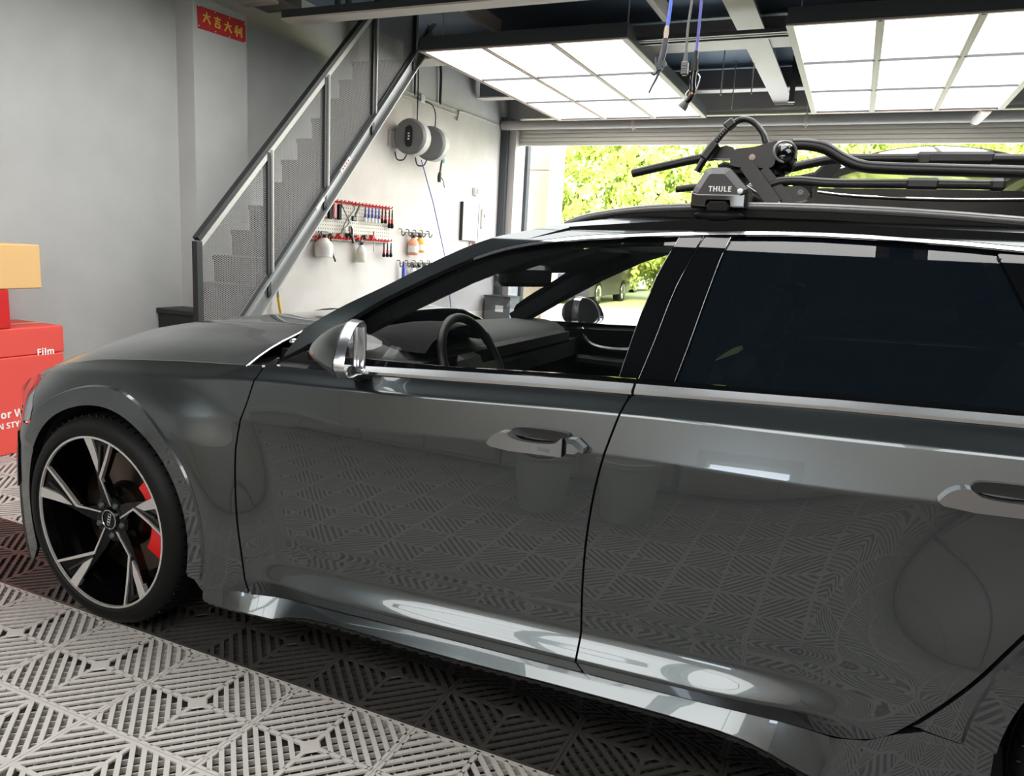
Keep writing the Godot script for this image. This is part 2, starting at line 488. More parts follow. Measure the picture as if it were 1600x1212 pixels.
# ------------------------------------------------------------------ light panels
func light_panel(x0: float, x1: float, z0: float, z1: float, label: String, per_pane: bool, cols := 3) -> void:
	var y := 3.0
	var t := thing("light_panel", label, "ceiling light", Vector3((x0 + x1) / 2, y, (z0 + z1) / 2), "framed light panels under the ceiling")
	var f := MB.new()
	for s in [x0 + 0.02, x1 - 0.02]: f.box(Vector3(s, y + 0.055, (z0 + z1) / 2), Vector3(0.04, 0.11, z1 - z0))
	for s in [z0 + 0.02, z1 - 0.02]: f.box(Vector3((x0 + x1) / 2, y + 0.055, s), Vector3(x1 - x0 - 0.08, 0.11, 0.04))
	f.box(Vector3((x0 + x1) / 2, y + 0.10, (z0 + z1) / 2), Vector3(x1 - x0 - 0.08, 0.02, z1 - z0 - 0.08))
	part(f, "frame", M.steel_dark, t)
	var edge := MB.new()
	for s in [x0 + 0.022, x1 - 0.022]: edge.box(Vector3(s, y - 0.006, (z0 + z1) / 2), Vector3(0.052, 0.012, z1 - z0))
	for s in [z0 + 0.012, z1 - 0.012]: edge.box(Vector3((x0 + x1) / 2, y - 0.006, s), Vector3(x1 - x0 - 0.1, 0.012, 0.024))
	part(edge, "edge_strip", M.alu, t)
	var cw := (x1 - x0) / cols; var rl := (z1 - z0) / 3.0
	for k in range(1, cols):
		var d := MB.new()
		d.box(Vector3(x0 + cw * k, y - 0.004, (z0 + z1) / 2), Vector3(0.055, 0.014, z1 - z0 - 0.05))
		d.box(Vector3(x0 + cw * k, y - 0.013, (z0 + z1) / 2), Vector3(0.022, 0.008, z1 - z0 - 0.05))
		part(d, "divider", M.alu, t)
	for k in [1, 2]:
		var d := MB.new()
		d.box(Vector3((x0 + x1) / 2, y - 0.007, z0 + rl * k), Vector3(x1 - x0 - 0.1, 0.018, 0.018))
		part(d, "cross_strip", M.steel_dark, t)
	for i in cols:
		for j in 3:
			var p := MB.new()
			p.box(Vector3(x0 + cw * (i + 0.5), y + 0.012, z0 + rl * (j + 0.5)), Vector3(cw - 0.05, 0.008, rl - 0.012))
			part(p, "diffuser", M.diffuser, t)
			if per_pane: lamp(Vector3(x0 + cw * (i + 0.5), y + 0.003, z0 + rl * (j + 0.5)), cw - 0.06, rl - 0.02)
		if not per_pane: lamp(Vector3(x0 + cw * (i + 0.5), y + 0.003, (z0 + z1) / 2), cw - 0.06, z1 - z0 - 0.06)

func lamp(at: Vector3, sx: float, sz: float) -> void:
	var l := AreaLight3D.new()
	l.name = "panel_light"
	l.area_size = Vector2(sx, sz)
	l.area_normalize_energy = false
	l.light_energy = PANEL / PI
	l.light_color = Color(1.0, 0.995, 0.985)
	l.area_range = 25.0
	l.area_attenuation = 2.0
	l.shadow_enabled = true
	l.position = at; l.rotation.x = -PI / 2
	add_child(l, true)

func light_panels() -> void:
	light_panel(-1.99, -0.10, -7.90, -4.44, "white three-by-three light panel left of the dangling air hoses", true)
	light_panel(1.09, 2.92, -7.78, -4.38, "white three-by-three light panel at the top right corner", true)
	for row in [[-2.85, -1.62, "beyond the car's middle"], [-1.38, -0.15, "over the car"], [1.75, 4.3, "over the camera"]]:
		light_panel(-2.00, -0.42, row[0] if row[0] < 0 else 2.3, row[1], "light panel %s at the car's nose, outside the picture" % row[2], false, 1)
		light_panel(-0.32, 0.76, row[0], row[1], "light panel %s at the car's front door, outside the picture" % row[2], false, 1)
		light_panel(0.86, 1.86, row[0], row[1], "light panel %s at the car's rear door, outside the picture" % row[2], false, 1)
		light_panel(1.96, 3.4, row[0], row[1], "light panel %s at the car's rear wheel, outside the picture" % row[2], false, 1)

# ------------------------------------------------------------------ the car: its side is a surface z(x, y), x towards the tail
const ZM := -0.955          # the car's middle plane
const HUB_F := Vector2(-0.409, 0.3585)
const HUB_R := Vector2(2.52, 0.362)
const KX := [-1.0, -0.6, -0.08, 0.22, 0.5, 1.3, 1.75, 2.1, 3.2]
const KY8 := [0.80, 0.862, 0.905, 0.930, 0.944, 0.986, 1.008, 1.02, 1.06]
const KY7 := [0.785, 0.834, 0.872, 0.895, 0.905, 0.945, 0.958, 0.973, 1.0]
const KY6 := [0.70, 0.735, 0.758, 0.775, 0.80, 0.847, 0.853, 0.87, 0.88]
const KZ8 := [-0.128, -0.113, -0.103, -0.098, -0.101, -0.105, -0.102, -0.098, -0.10]
const KZ7 := [-0.10, -0.085, -0.07, -0.064, -0.062, -0.068, -0.064, -0.055, -0.06]
const KZ6 := [-0.06, -0.05, -0.045, -0.044, -0.044, -0.044, -0.038, -0.028, -0.03]
const KZ1 := [-0.06, -0.055, -0.05, -0.03, -0.012, -0.006, -0.012, -0.025, -0.05]
const CREASE := [0, 1, 0, 0, 0, 0, 1, 1, 0, 0, 0, 0, 1, 0, 0]

func kin(a: Array, x: float) -> float:
	var n := KX.size(); var i := 0
	while i < n - 2 and x > KX[i + 1]: i += 1
	var h: float = KX[i + 1] - KX[i]
	var t := clampf((x - KX[i]) / h, -1.0, 2.0)
	var s0: float = (a[1] - a[0]) / (KX[1] - KX[0]) if i == 0 else (a[i + 1] - a[i - 1]) / (KX[i + 1] - KX[i - 1])
	var s1: float = (a[n - 1] - a[n - 2]) / (KX[n - 1] - KX[n - 2]) if i == n - 2 else (a[i + 2] - a[i]) / (KX[i + 2] - KX[i])
	var t2 := t * t; var t3 := t2 * t
	return (2 * t3 - 3 * t2 + 1) * a[i] + (t3 - 2 * t2 + t) * h * s0 + (-2 * t3 + 3 * t2) * a[i + 1] + (t3 - t2) * h * s1

func y_low(x: float) -> float: return 0.217 + 0.037 * x

func profile(x: float) -> Array:
	var y0 := y_low(x)
	var z8 := kin(KZ8, x); var z6 := kin(KZ6, x); var y8 := kin(KY8, x); var y6 := kin(KY6, x)
	var fade := smoothstep(-0.1, 0.45, x) * (1.0 - smoothstep(1.55, 2.05, x))    # the scoop above the sill
	var ys := [y0, y0 + 0.06, y0 + 0.13, y0 + 0.165, y0 + 0.21, 0.66, y6, kin(KY7, x), y8, y8 + 0.032, 1.13, 1.25, 1.342, 1.395, 1.455]
	var g := (z8 + 0.09) * 0.6
	var l3 := lerpf(-0.058, -0.045, fade)
	var zs := [lerpf(-0.062, -0.066, fade), lerpf(-0.060, kin(KZ1, x), fade), lerpf(-0.058, -0.047, fade), lerpf(-0.058, -0.047, fade), lerpf(l3, z6, 0.045 / (y6 - y0 - 0.165)), lerpf(l3, z6, (0.66 - y0 - 0.165) / (y6 - y0 - 0.165)), z6, kin(KZ7, x), z8, z8 - 0.018, -0.183 + g, -0.267 + g, -0.3265 + g, -0.385 + g, -0.468 + g]
	var n := ys.size()
	var dl := []; var dr := []
	for k in n:
		var a: float = (zs[k] - zs[k - 1]) / (ys[k] - ys[k - 1]) if k > 0 else (zs[1] - zs[0]) / (ys[1] - ys[0])
		var b: float = (zs[k + 1] - zs[k]) / (ys[k + 1] - ys[k]) if k < n - 1 else a
		if CREASE[k] == 1: dl.append(a); dr.append(b)
		else:
			var m := 0.0 if a * b <= 0 else 2 * a * b / (a + b)
			dl.append(m); dr.append(m)
	return [ys, zs, dl, dr]

func z_at(P: Array, x: float, y: float) -> float:
	var ys: Array = P[0]; var zs: Array = P[1]
	var n := ys.size(); var z := 0.0
	if y <= ys[0]: z = zs[0] + P[2][0] * (y - ys[0])
	elif y >= ys[n - 1]: z = zs[n - 1] + P[2][n - 1] * (y - ys[n - 1])
	else:
		var k := 0
		while y > ys[k + 1]: k += 1
		var h: float = ys[k + 1] - ys[k]; var t: float = (y - ys[k]) / h; var t2: float = t * t; var t3: float = t2 * t
		z = (2 * t3 - 3 * t2 + 1) * zs[k] + (t3 - 2 * t2 + t) * h * P[3][k] + (-2 * t3 + 3 * t2) * zs[k + 1] + (t3 - t2) * h * P[2][k + 1]
	if y < 0.95:
		for c in [HUB_F, HUB_R]:
			var r := Vector2(x, y).distance_to(c)
			if r < 0.78:
				var w := (0.72 - r) / 0.26 if c == HUB_F else (0.78 - r) / 0.34
				z += ((0.018 if c == HUB_F else 0.010) - z) * smoothstep(0.0, 1.0, w) * smoothstep(0.0, 1.0, (0.93 - y) / 0.25 if c == HUB_F else (0.99 - y) / 0.48)
	if x < -0.6: z -= 0.52 * (x + 0.6) * (x + 0.6)
	return z

func z_side(x: float, y: float) -> float: return z_at(profile(x), x, y)

func sdf(poly: PackedVector2Array, p: Vector2) -> float:
	var d := 1e9; var inside := false
	var n := poly.size(); var a := poly[n - 1]
	for k in n:
		var b := poly[k]
		var e := b - a; var w := p - a
		var q := w - e * clampf(w.dot(e) / maxf(e.length_squared(), 1e-12), 0.0, 1.0)
		d = minf(d, q.length_squared())
		if (a.y > p.y) != (b.y > p.y) and p.x < (b.x - a.x) * (p.y - a.y) / (b.y - a.y) + a.x: inside = not inside
		a = b
	return -sqrt(d) if inside else sqrt(d)

# a piece of the side inside a polygon, with its edge turned inwards
func skin(poly: PackedVector2Array, off: float, dx: float, dy: float, flange := 0.012) -> MB:
	var mb := MB.new()
	var lo := poly[0]; var hi := poly[0]
	for p in poly: lo = lo.min(p); hi = hi.max(p)
	lo -= Vector2(dx, dy) * 0.5
	var nx := int(ceil((hi.x - lo.x) / dx)) + 1; var ny := int(ceil((hi.y - lo.y) / dy)) + 1
	var far := maxf(dx, dy) * 1.6; var e := 0.003
	var P := []; var N := []; var S := []
	var mid: Array = profile((lo.x + hi.x) * 0.5)[0]
	var rows := []          # (row number, level) of the creases inside the piece
	for k in [1, 2, 6, 7, 8]:
		var j := roundi((mid[k] - lo.y) / dy)
		if j > 1 and j < ny - 1 and (rows.is_empty() or j > rows[-1][0] + 1): rows.append([j, k])
	for i in nx + 1:
		var x := lo.x + dx * i
		var a := profile(x); var al := profile(x - e); var ar := profile(x + e)
		var pc := []; var nc := []; var sc := []
		for j in ny + 1:
			var j0 := 0; var j1 := ny; var y0 := lo.y; var y1: float = lo.y + dy * ny
			for g in rows:
				if g[0] <= j: j0 = g[0]; y0 = a[0][g[1]]
				elif j1 == ny: j1 = g[0]; y1 = a[0][g[1]]
			var y := lerpf(y0, y1, float(j - j0) / maxi(1, j1 - j0))
			var s := sdf(poly, Vector2(x, y))
			sc.append(s)
			if s > far: pc.append(Vector3.ZERO); nc.append(Vector3.BACK); continue
			pc.append(Vector3(x, y, z_at(a, x, y) + off))
			nc.append(Vector3(-(z_at(ar, x + e, y) - z_at(al, x - e, y)) / (2 * e), -(z_at(a, x, y + e) - z_at(a, x, y - e)) / (2 * e), 1).normalized())
		P.append(pc); N.append(nc); S.append(sc)
	for i in nx:
		for j in ny:
			var s00: float = S[i][j]; var s10: float = S[i + 1][j]; var s11: float = S[i + 1][j + 1]; var s01: float = S[i][j + 1]
			if minf(minf(s00, s10), minf(s11, s01)) > 0: continue
			for q in [[[i, j], [i + 1, j], [i + 1, j + 1]], [[i, j], [i + 1, j + 1], [i, j + 1]]]:
				var pp := []; var pn := []; var cut := []
				for k in 3:
					var u: Array = q[k]; var w: Array = q[(k + 1) % 3]
					var su: float = S[u[0]][u[1]]; var sw: float = S[w[0]][w[1]]
					if su <= 0: pp.append(P[u[0]][u[1]]); pn.append(N[u[0]][u[1]]); cut.append(false)
					if (su <= 0) != (sw <= 0):
						var t := su / (su - sw)
						pp.append((P[u[0]][u[1]] as Vector3).lerp(P[w[0]][w[1]], t)); pn.append((N[u[0]][u[1]] as Vector3).lerp(N[w[0]][w[1]], t).normalized()); cut.append(true)
				for k in range(1, pp.size() - 1): mb.tris(pp[0], pp[k], pp[k + 1], pn[0], pn[k], pn[k + 1])
				if flange > 0:
					for k in pp.size():
						var l := (k + 1) % pp.size()
						if cut[k] and cut[l] and (pp.size() > 2):
							var dz := Vector3(0, 0, -flange)
							mb.quad(pp[l], pp[k], pp[k] + dz, pp[l] + dz)
	return mb

func xy(a: Array) -> PackedVector2Array:
	var o := PackedVector2Array()
	for k in range(0, a.size(), 2): o.append(Vector2(a[k], a[k + 1]))
	return o

func arc(c: Vector2, r: float, a0: float, a1: float, n: int) -> PackedVector2Array:
	var o := PackedVector2Array()
	for k in n + 1:
		var a := deg_to_rad(lerpf(a0, a1, float(k) / n))
		o.append(c + Vector2(cos(a), sin(a)) * r)
	return o

func joined(a: Array) -> PackedVector2Array:
	var o := PackedVector2Array()
	for p in a: o.append_array(p)
	return o

func back(p: PackedVector2Array) -> PackedVector2Array:
	var o := p.duplicate(); o.reverse(); return o

func shifted(p: PackedVector2Array, d: Vector2) -> PackedVector2Array:
	var o := PackedVector2Array()
	for q in p: o.append(q + d)
	return o

# a skin on the near side, and the same mirrored on the far side
func both(root: Node3D, called: String, m: Material, poly: PackedVector2Array, off: float, dx: float, dy: float, flange := 0.012, far := true) -> MeshInstance3D:
	var s := skin(poly, off, dx, dy, flange)
	var o := part(s, called, m, root)
	if far: part(s.mirrored(ZM), called, m, root)
	return o

func car() -> void:
	var root := thing("estate_car", "dark grey metallic estate car with large black wheels seen from its side", "car", Vector3(0.95, 0, ZM))
	# shut lines, in metres along the side
	var gap_f := curve2([Vector2(0.213, 0.961), Vector2(0.178, 0.932), Vector2(0.172, 0.894), Vector2(0.147, 0.803), Vector2(0.137, 0.767), Vector2(0.131, 0.685), Vector2(0.141, 0.57), Vector2(0.152, 0.47), Vector2(0.166, 0.36), Vector2(0.182, 0.225)], 2)
	var gap_b := curve2([Vector2(1.252, 0.22), Vector2(1.238, 0.434), Vector2(1.236, 0.611), Vector2(1.25, 0.766), Vector2(1.276, 0.895), Vector2(1.303, 0.995), Vector2(1.312, 1.017)], 3)
	var edge_r := curve2([Vector2(1.78, 0.283), Vector2(1.84, 0.291), Vector2(1.90, 0.317), Vector2(1.954, 0.362), Vector2(2.056, 0.503), Vector2(2.133, 0.631), Vector2(2.22, 0.76), Vector2(2.31, 0.87), Vector2(2.39, 0.96), Vector2(2.43, 1.03)], 3)
	var g := 0.0028
	# front wing
	var wing := joined([xy([-0.76, 0.64, -0.735, 0.70, -0.775, 0.765, -0.80, 0.800]), curve2([Vector2(-0.80, 0.800), Vector2(-0.70, 0.836), Vector2(-0.6, 0.863), Vector2(-0.48, 0.881), Vector2(-0.18, 0.907), Vector2(0.03, 0.921), Vector2(0.172, 0.932)], 3), shifted(gap_f.slice(3), Vector2(-g, 0)), xy([0.03, 0.225, 0.0, 0.255]), arc(HUB_F, 0.392, -15.0, 146.0, 36)])
	both(root, "front_wing", M.paint, wing, 0.0, 0.012, 0.008)
	var lip := joined([arc(HUB_F, 0.392, -14.0, 150.0, 40), back(arc(HUB_F, 0.386, -14.0, 150.0, 40))])
	var bump := joined([arc(HUB_F, 0.392, 147.0, 205.0, 14), xy([-0.80, 0.13, -1.25, 0.12, -1.28, 0.60, -0.86, 0.62, -0.765, 0.638])])
	both(root, "front_bumper", M.paint, bump, 0.0, 0.016, 0.014)
	var vent := xy([-1.2, 0.585, -0.905, 0.585, -0.865, 0.55, -0.875, 0.40, -0.93, 0.37, -1.2, 0.36])
	both(root, "air_intake", M.black_gloss, vent, 0.006, 0.016, 0.012)
	var lampp := xy([-0.768, 0.648, -0.745, 0.70, -0.784, 0.764, -0.81, 0.795, -1.02, 0.745, -1.2, 0.66, -1.2, 0.62, -0.87, 0.63])
	both(root, "headlamp", M.lamp_glass, lampp, -0.002, 0.012, 0.008)
	# doors
	var door_f := joined([shifted(gap_f, Vector2(g, 0)), xy([0.33, 0.229, 0.52, y_low(0.52), 0.85, y_low(0.85), 1.248, y_low(1.248)]), shifted(gap_b.slice(0, 15), Vector2(-g, 0)), xy([1.298, 0.987, 1.167, 0.981, 0.805, 0.961, 0.581, 0.950, 0.40, 0.943, 0.223, 0.936])])
	var fd := both(root, "front_door", M.paint, door_f, 0.0, 0.012, 0.007)
	var door_r := joined([back(shifted(gap_b.slice(0, 15), Vector2(g, 0))), xy([1.26, y_low(1.26), 1.55, y_low(1.55), 1.70, y_low(1.70)]), shifted(edge_r, Vector2(-g, g)), xy([2.1, 1.0215, 1.747, 1.0095, 1.644, 1.0045, 1.308, 0.988])])
	var rd := both(root, "rear_door", M.paint, door_r, 0.0, 0.012, 0.007)
	var quarter := joined([shifted(edge_r.slice(9), Vector2(g, -g)), xy([3.3, 1.05, 3.4, 0.45, 3.0, 0.25]), arc(HUB_R, 0.398, -5.0, 176.5, 36), xy([2.056, 0.390, 1.979, 0.392])])
	both(root, "rear_quarter", M.paint, quarter, 0.0, 0.014, 0.01)
	for c in [HUB_F, HUB_R]:       # the turned-in lips of the arches and their dark liners
		var l := MB.new(); var w := MB.new()
		var R := 0.391 if c == HUB_F else 0.398
		for k in 40:
			var a := deg_to_rad(-12.0 + 212.0 * k / 40); var b := deg_to_rad(-12.0 + 212.0 * (k + 1) / 40)
			var p := Vector3(c.x + cos(a) * R, c.y + sin(a) * R, 0.02); var q := Vector3(c.x + cos(b) * R, c.y + sin(b) * R, 0.02)
			p.z = z_side(p.x, p.y); q.z = z_side(q.x, q.y)
			var d := Vector3(0, 0, -0.03)
			l.quad(p, q, q + d, p + d)
			var o := Vector3(0, 0, -0.42)
			w.quad(p + d, q + d, q + o, p + o)
			w.tri(Vector3(c.x, c.y, -0.40), p + o, q + o)
		var band := [[], [], []]
		for k in 49:
			var a := deg_to_rad(lerpf(-13.0, 150.0, k / 48.0) if c == HUB_F else lerpf(20.0, 176.0, k / 48.0))
			var row := []
			for e in [[R - 0.001, -0.012], [R - 0.001, 0.004], [R + 0.056, 0.0065], [R + 0.0605, 0.0]]:
				var q := Vector3(c.x + cos(a) * e[0], c.y + sin(a) * e[0], 0)
				row.append(Vector3(q.x, q.y, z_side(q.x, q.y) + e[1]))
			for m in 3: band[m].append([row[m], row[m + 1]])
		for m in 3: l.sheet(band[m])
		part(l, "arch_lip", M.paint, root); part(l.mirrored(ZM), "arch_lip", M.paint, root); part(w, "arch_liner", M.black_matt, root)
		part(w.mirrored(ZM), "arch_liner", M.black_matt, root)
	# sill and black skirt
	var sx := [0.036, 0.06, 0.10, 0.15, 0.20, 0.27, 0.33, 0.386, 0.483, 0.6, 0.725, 0.9, 1.0, 1.13, 1.25, 1.35, 1.461, 1.592, 1.654, 1.717, 1.779, 1.84, 1.90, 1.954, 2.0, 2.056, 2.122]
	var sy := [0.200, 0.194, 0.190, 0.188, 0.187, 0.187, 0.209, 0.221, 0.227, 0.228, 0.229, 0.233, 0.237, 0.243, 0.247, 0.250, 0.252, 0.252, 0.247, 0.232, 0.213, 0.200, 0.19, 0.185, 0.18, 0.18, 0.18]
	var rows := []; var low := []; var turn := []; var tuck := []
	for k in sx.size():
		var x: float = sx[k]
		var top := y_low(x) - 0.003
		if x < 0.21: top = lerpf(0.266, 0.226, smoothstep(0.05, 0.25, x))
		if x > 1.75: top = [0.280, 0.286, 0.314, 0.358, 0.386, 0.386, 0.387][k - 20]
		var zi := z_side(x, top) - 0.004
		var zo := lerpf(0.020, -0.042, smoothstep(0.05, 0.40, x)) if x < 1.75 else lerpf(-0.042, 0.020, smoothstep(1.75, 2.05, x))
		var yo: float = sy[k] - 0.021 * smoothstep(0.1, 0.4, x) * (1.0 - smoothstep(1.75, 2.0, x))
		var ye := maxf(yo + 0.006, lerpf(top, yo, 0.55)) if (x > 0.3 and x < 1.75) else lerpf(top, yo, 0.35)
		rows.append([Vector3(x, yo, zo), Vector3(x, lerpf(yo, top, 0.5), lerpf(zo, zi, 0.5)), Vector3(x, top, zi)])
		turn.append([Vector3(x, yo - 0.006, zo - 0.03), Vector3(x, yo - 0.006, zo), Vector3(x, yo, zo)])
		tuck.append([Vector3(x, top, zi), Vector3(x, top + 0.002, zi - 0.03)])
		if x >= 0.2 and x < 1.9:
			var yl := 0.150 - 0.012 * smoothstep(0.3, 0.6, x)
			var zz := zo - 0.016 * (1.0 - smoothstep(0.2, 0.42, x))
			low.append([Vector3(x, yo - 0.006, zz - 0.004), Vector3(x, yo - 0.016, zz - 0.001), Vector3(x, lerpf(yl, yo, 0.55), zz - 0.022), Vector3(x, lerpf(yl, yo, 0.35), zz - 0.026), Vector3(x, yl, zz - 0.040), Vector3(x, yl - 0.006, zz - 0.048), Vector3(x, yl - 0.02, zz - 0.10)])
	var sb := MB.new(); sb.sheet(rows, true); sb.sheet(turn, true); sb.sheet(tuck, true)
	part(sb, "sill", M.paint, root); part(sb.mirrored(ZM), "sill", M.paint, root)
	sb = MB.new(); sb.sheet(low)
	part(sb, "side_skirt", M.black_gloss, root); part(sb.mirrored(ZM), "side_skirt", M.black_gloss, root)
	# belt line
	var b0 := xy([0.46, 0.9475, 0.581, 0.9515, 0.805, 0.9625, 1.167, 0.9825, 1.303, 0.9885])
	var b1 := xy([0.46, 0.9655, 0.522, 0.969, 0.796, 0.986, 1.16, 1.006, 1.308, 1.0125])
	trim_strip(root, b0, b1)
	var c0 := xy([1.310, 0.9895, 1.644, 1.006, 1.747, 1.011, 2.094, 1.023, 2.45, 1.033])
	var c1 := xy([1.316, 1.0130, 1.64, 1.027, 1.744, 1.032, 2.093, 1.044, 2.45, 1.054])
	trim_strip(root, c0, c1)
	both(root, "window_seal", M.black_gloss, joined([xy([0.35, 0.956, 0.522, 0.967, 0.796, 0.984, 1.16, 1.004, 1.309, 1.011]), xy([1.311, 1.023, 1.158, 1.017, 0.794, 0.996, 0.517, 0.988, 0.36, 0.985])]), 0.001, 0.014, 0.005)
	both(root, "window_seal", M.black_gloss, joined([xy([1.317, 1.011, 1.64, 1.025, 1.744, 1.030, 2.093, 1.042, 2.45, 1.052]), xy([2.45, 1.062, 2.092, 1.054, 1.743, 1.042, 1.639, 1.037, 1.32, 1.024])]), 0.001, 0.014, 0.005)
	# glass, pillar covers, roof rail
	var low_edge := curve2([Vector2(0.232, 0.962), Vector2(0.34, 1.023), Vector2(0.446, 1.098), Vector2(0.526, 1.154), Vector2(0.645, 1.225), Vector2(0.766, 1.288), Vector2(0.869, 1.3255), Vector2(0.977, 1.348), Vector2(1.083, 1.364), Vector2(1.324, 1.384), Vector2(1.5, 1.393), Vector2(1.664, 1.397), Vector2(1.88, 1.391), Vector2(2.088, 1.380), Vector2(2.5, 1.338), Vector2(3.0, 1.27)], 2)
	var top_edge := curve2([Vector2(0.282, 1.048), Vector2(0.343, 1.091), Vector2(0.421, 1.138), Vector2(0.511, 1.188), Vector2(0.612, 1.25), Vector2(0.715, 1.307), Vector2(0.802, 1.344), Vector2(0.855, 1.359), Vector2(0.985, 1.391), Vector2(1.067, 1.404), Vector2(1.204, 1.422), Vector2(1.372, 1.436), Vector2(1.595, 1.445), Vector2(1.829, 1.444), Vector2(2.092, 1.437), Vector2(2.6, 1.41), Vector2(3.0, 1.37)], 2)
	both(root, "roof_side", M.paint, joined([low_edge, back(top_edge)]), 0.0, 0.012, 0.006, 0.02)
	both(root, "pillar_trim", M.interior, joined([shifted(low_edge, Vector2(0.03, -0.02)), back(top_edge)]), -0.075, 0.03, 0.015, 0.0)
	var tl := PackedVector2Array(); var tg := PackedVector2Array()
	for p in low_edge:
		if p.x > 0.23 and p.x < 2.9:
			tl.append(p + Vector2(0.001, -0.002))
			tg.append(p + Vector2(0.012, -0.010) if p.x < 0.75 else p + Vector2(0.004, -0.014))
	both(root, "window_trim", M.black_gloss, joined([tl, back(tg)]), 0.005, 0.010, 0.004, 0.016)
	var ch0 := PackedVector2Array(); var ch1 := PackedVector2Array()
	for p in low_edge:
		if p.x > 0.75 and p.x < 2.9:
			ch0.append(p + Vector2(0.001, -0.0022)); ch1.append(p + Vector2(0.002, -0.0105))
	both(root, "window_moulding", M.satin, joined([ch0, back(ch1)]), 0.0075, 0.010, 0.003, 0.006)
	var gb_up := xy([1.313, 1.0245, 1.331, 1.114, 1.353, 1.247, 1.391, 1.374])
	var b_front := xy([1.264, 1.022, 1.281, 1.17, 1.297, 1.266, 1.329, 1.368])
	var b_rear := xy([1.400, 1.028, 1.414, 1.108, 1.429, 1.215, 1.446, 1.319, 1.458, 1.374])
	both(root, "pillar_cover", M.black_gloss, joined([shifted(b_front, Vector2(0, 0)), back(shifted(gb_up, Vector2(-g, 0)))]), 0.002, 0.010, 0.010, 0.012)
	both(root, "pillar_cover", M.black_gloss, joined([shifted(gb_up, Vector2(g, 0)), back(b_rear)]), 0.002, 0.010, 0.010, 0.012)
	for line in [b_front, gb_up, b_rear]:
		var bead := MB.new(); var bp := []
		for p in line: bp.append(Vector3(p.x, p.y, z_side(p.x, p.y) + 0.0035))
		bead.ring(curve(bp, 4), 0.0008, 6)
		part(bead, "cover_edge", M.satin, root)
	var wf := joined([xy([0.36, 0.984, 0.517, 0.987, 0.794, 0.995, 1.158, 1.016, 1.263, 1.022]), b_front, back(tg.slice(4, 18))])
	both(root, "front_window", M.glass, wf, -0.008, 0.016, 0.012, 0.0)
	var d_left := xy([2.175, 1.057, 2.135, 1.16, 2.09, 1.257, 2.036, 1.362])
	var wr := joined([xy([1.400, 1.026, 1.639, 1.036, 1.743, 1.041, 2.092, 1.053, 2.175, 1.055]), d_left, xy([1.88, 1.378, 1.663, 1.384, 1.5, 1.381, 1.462, 1.376]), back(b_rear)])
	both(root, "rear_window", M.glass_dark, wr, -0.008, 0.016, 0.012, 0.0)
	var d_right := shifted(d_left, Vector2(0.13, -0.004))
	both(root, "pillar_cover", M.black_gloss, joined([d_left, back(d_right)]), 0.002, 0.012, 0.012, 0.012)
	both(root, "quarter_window", M.glass_dark, joined([d_right, xy([2.5, 1.325, 2.9, 1.26, 3.0, 1.08])]), -0.008, 0.02, 0.02, 0.0)
	# roof rail
	for far in [false, true]:
		var path := []
		for p in [Vector2(0.985, 1.392), Vector2(1.05, 1.416), Vector2(1.19, 1.440), Vector2(1.335, 1.4505), Vector2(1.48, 1.4565), Vector2(1.684, 1.4555), Vector2(1.895, 1.449), Vector2(2.09, 1.438), Vector2(2.5, 1.41), Vector2(2.9, 1.37)]:
			path.append(Vector3(p.x, p.y, -0.435))
		var rr := MB.new()
		rr.ring(curve(path, 4), 0.0125, 12, 0.85)
		part(rr.mirrored(ZM) if far else rr, "roof_rail", M.steel_grey if false else mat_once("rail", Color(0.44, 0.44, 0.44), 0.32, 0.6), root)
		var bb := MB.new()
		for k in path.size() - 1: bb.bar(path[k] + Vector3(0, -0.017, -0.012), path[k + 1] + Vector3(0, -0.017, -0.012), 0.03, 0.022)
		part(bb.mirrored(ZM) if far else bb, "rail_seal", M.black_rubber, root)
	car_top(root)
	car_inside(root)
	wheel(root, HUB_F, 0.030, true)
	wheel(root, HUB_R, 0.026, true)
	for c in [HUB_F, HUB_R]:
		var ty := MB.new(); tyre_shape(ty, Transform3D(Basis(Vector3(1, 0, 0), Vector3(0, 0, -1), Vector3(0, 1, 0)), Vector3(c.x, c.y, 2 * ZM - 0.03)))
		part(ty, "tyre", M.black_rubber, root)
	door_handle(fd, 0.0, 0.0); door_handle(rd, 0.987, 0.036)
	mirror(root, false); mirror(root, true)

# bright moulding below the glass: a narrow upright face and a broad one leaning back
func trim_strip(root: Node3D, lo: PackedVector2Array, hi: PackedVector2Array) -> void:
	var up := []; var face := []; var foot := []
	var n := 48
	for k in n + 1:
		var x := lerpf(lo[0].x, lo[lo.size() - 1].x, float(k) / n)
		var y0 := along(lo, x); var y1 := along(hi, x)
		var P := profile(x)
		var z0 := z_at(P, x, y0); var z1 := z_at(P, x, y1)
		var ym := lerpf(y0, y1, 0.36)
		var a := Vector3(x, y0, z0 + 0.0045); var b := Vector3(x, ym, z0 + 0.0050); var c := Vector3(x, y1, z1 + 0.0015)
		face.append([a, b]); up.append([b, c]); foot.append([Vector3(x, y0, z0 - 0.01), a])
	var s := MB.new(); s.sheet(up, true); s.sheet(face, true); s.sheet(foot, true)
	part(s, "belt_trim", M.satin, root); part(s.mirrored(ZM), "belt_trim", M.satin, root)

func along(p: PackedVector2Array, x: float) -> float:
	var k := 0
	while k < p.size() - 2 and x > p[k + 1].x: k += 1
	return lerpf(p[k].y, p[k + 1].y, (x - p[k].x) / (p[k + 1].x - p[k].x))

func mat_once(called: String, c: Color, rough: float, metal := 0.0) -> StandardMaterial3D:
	return M[called] if M.has(called) else mat(called, c, rough, metal)

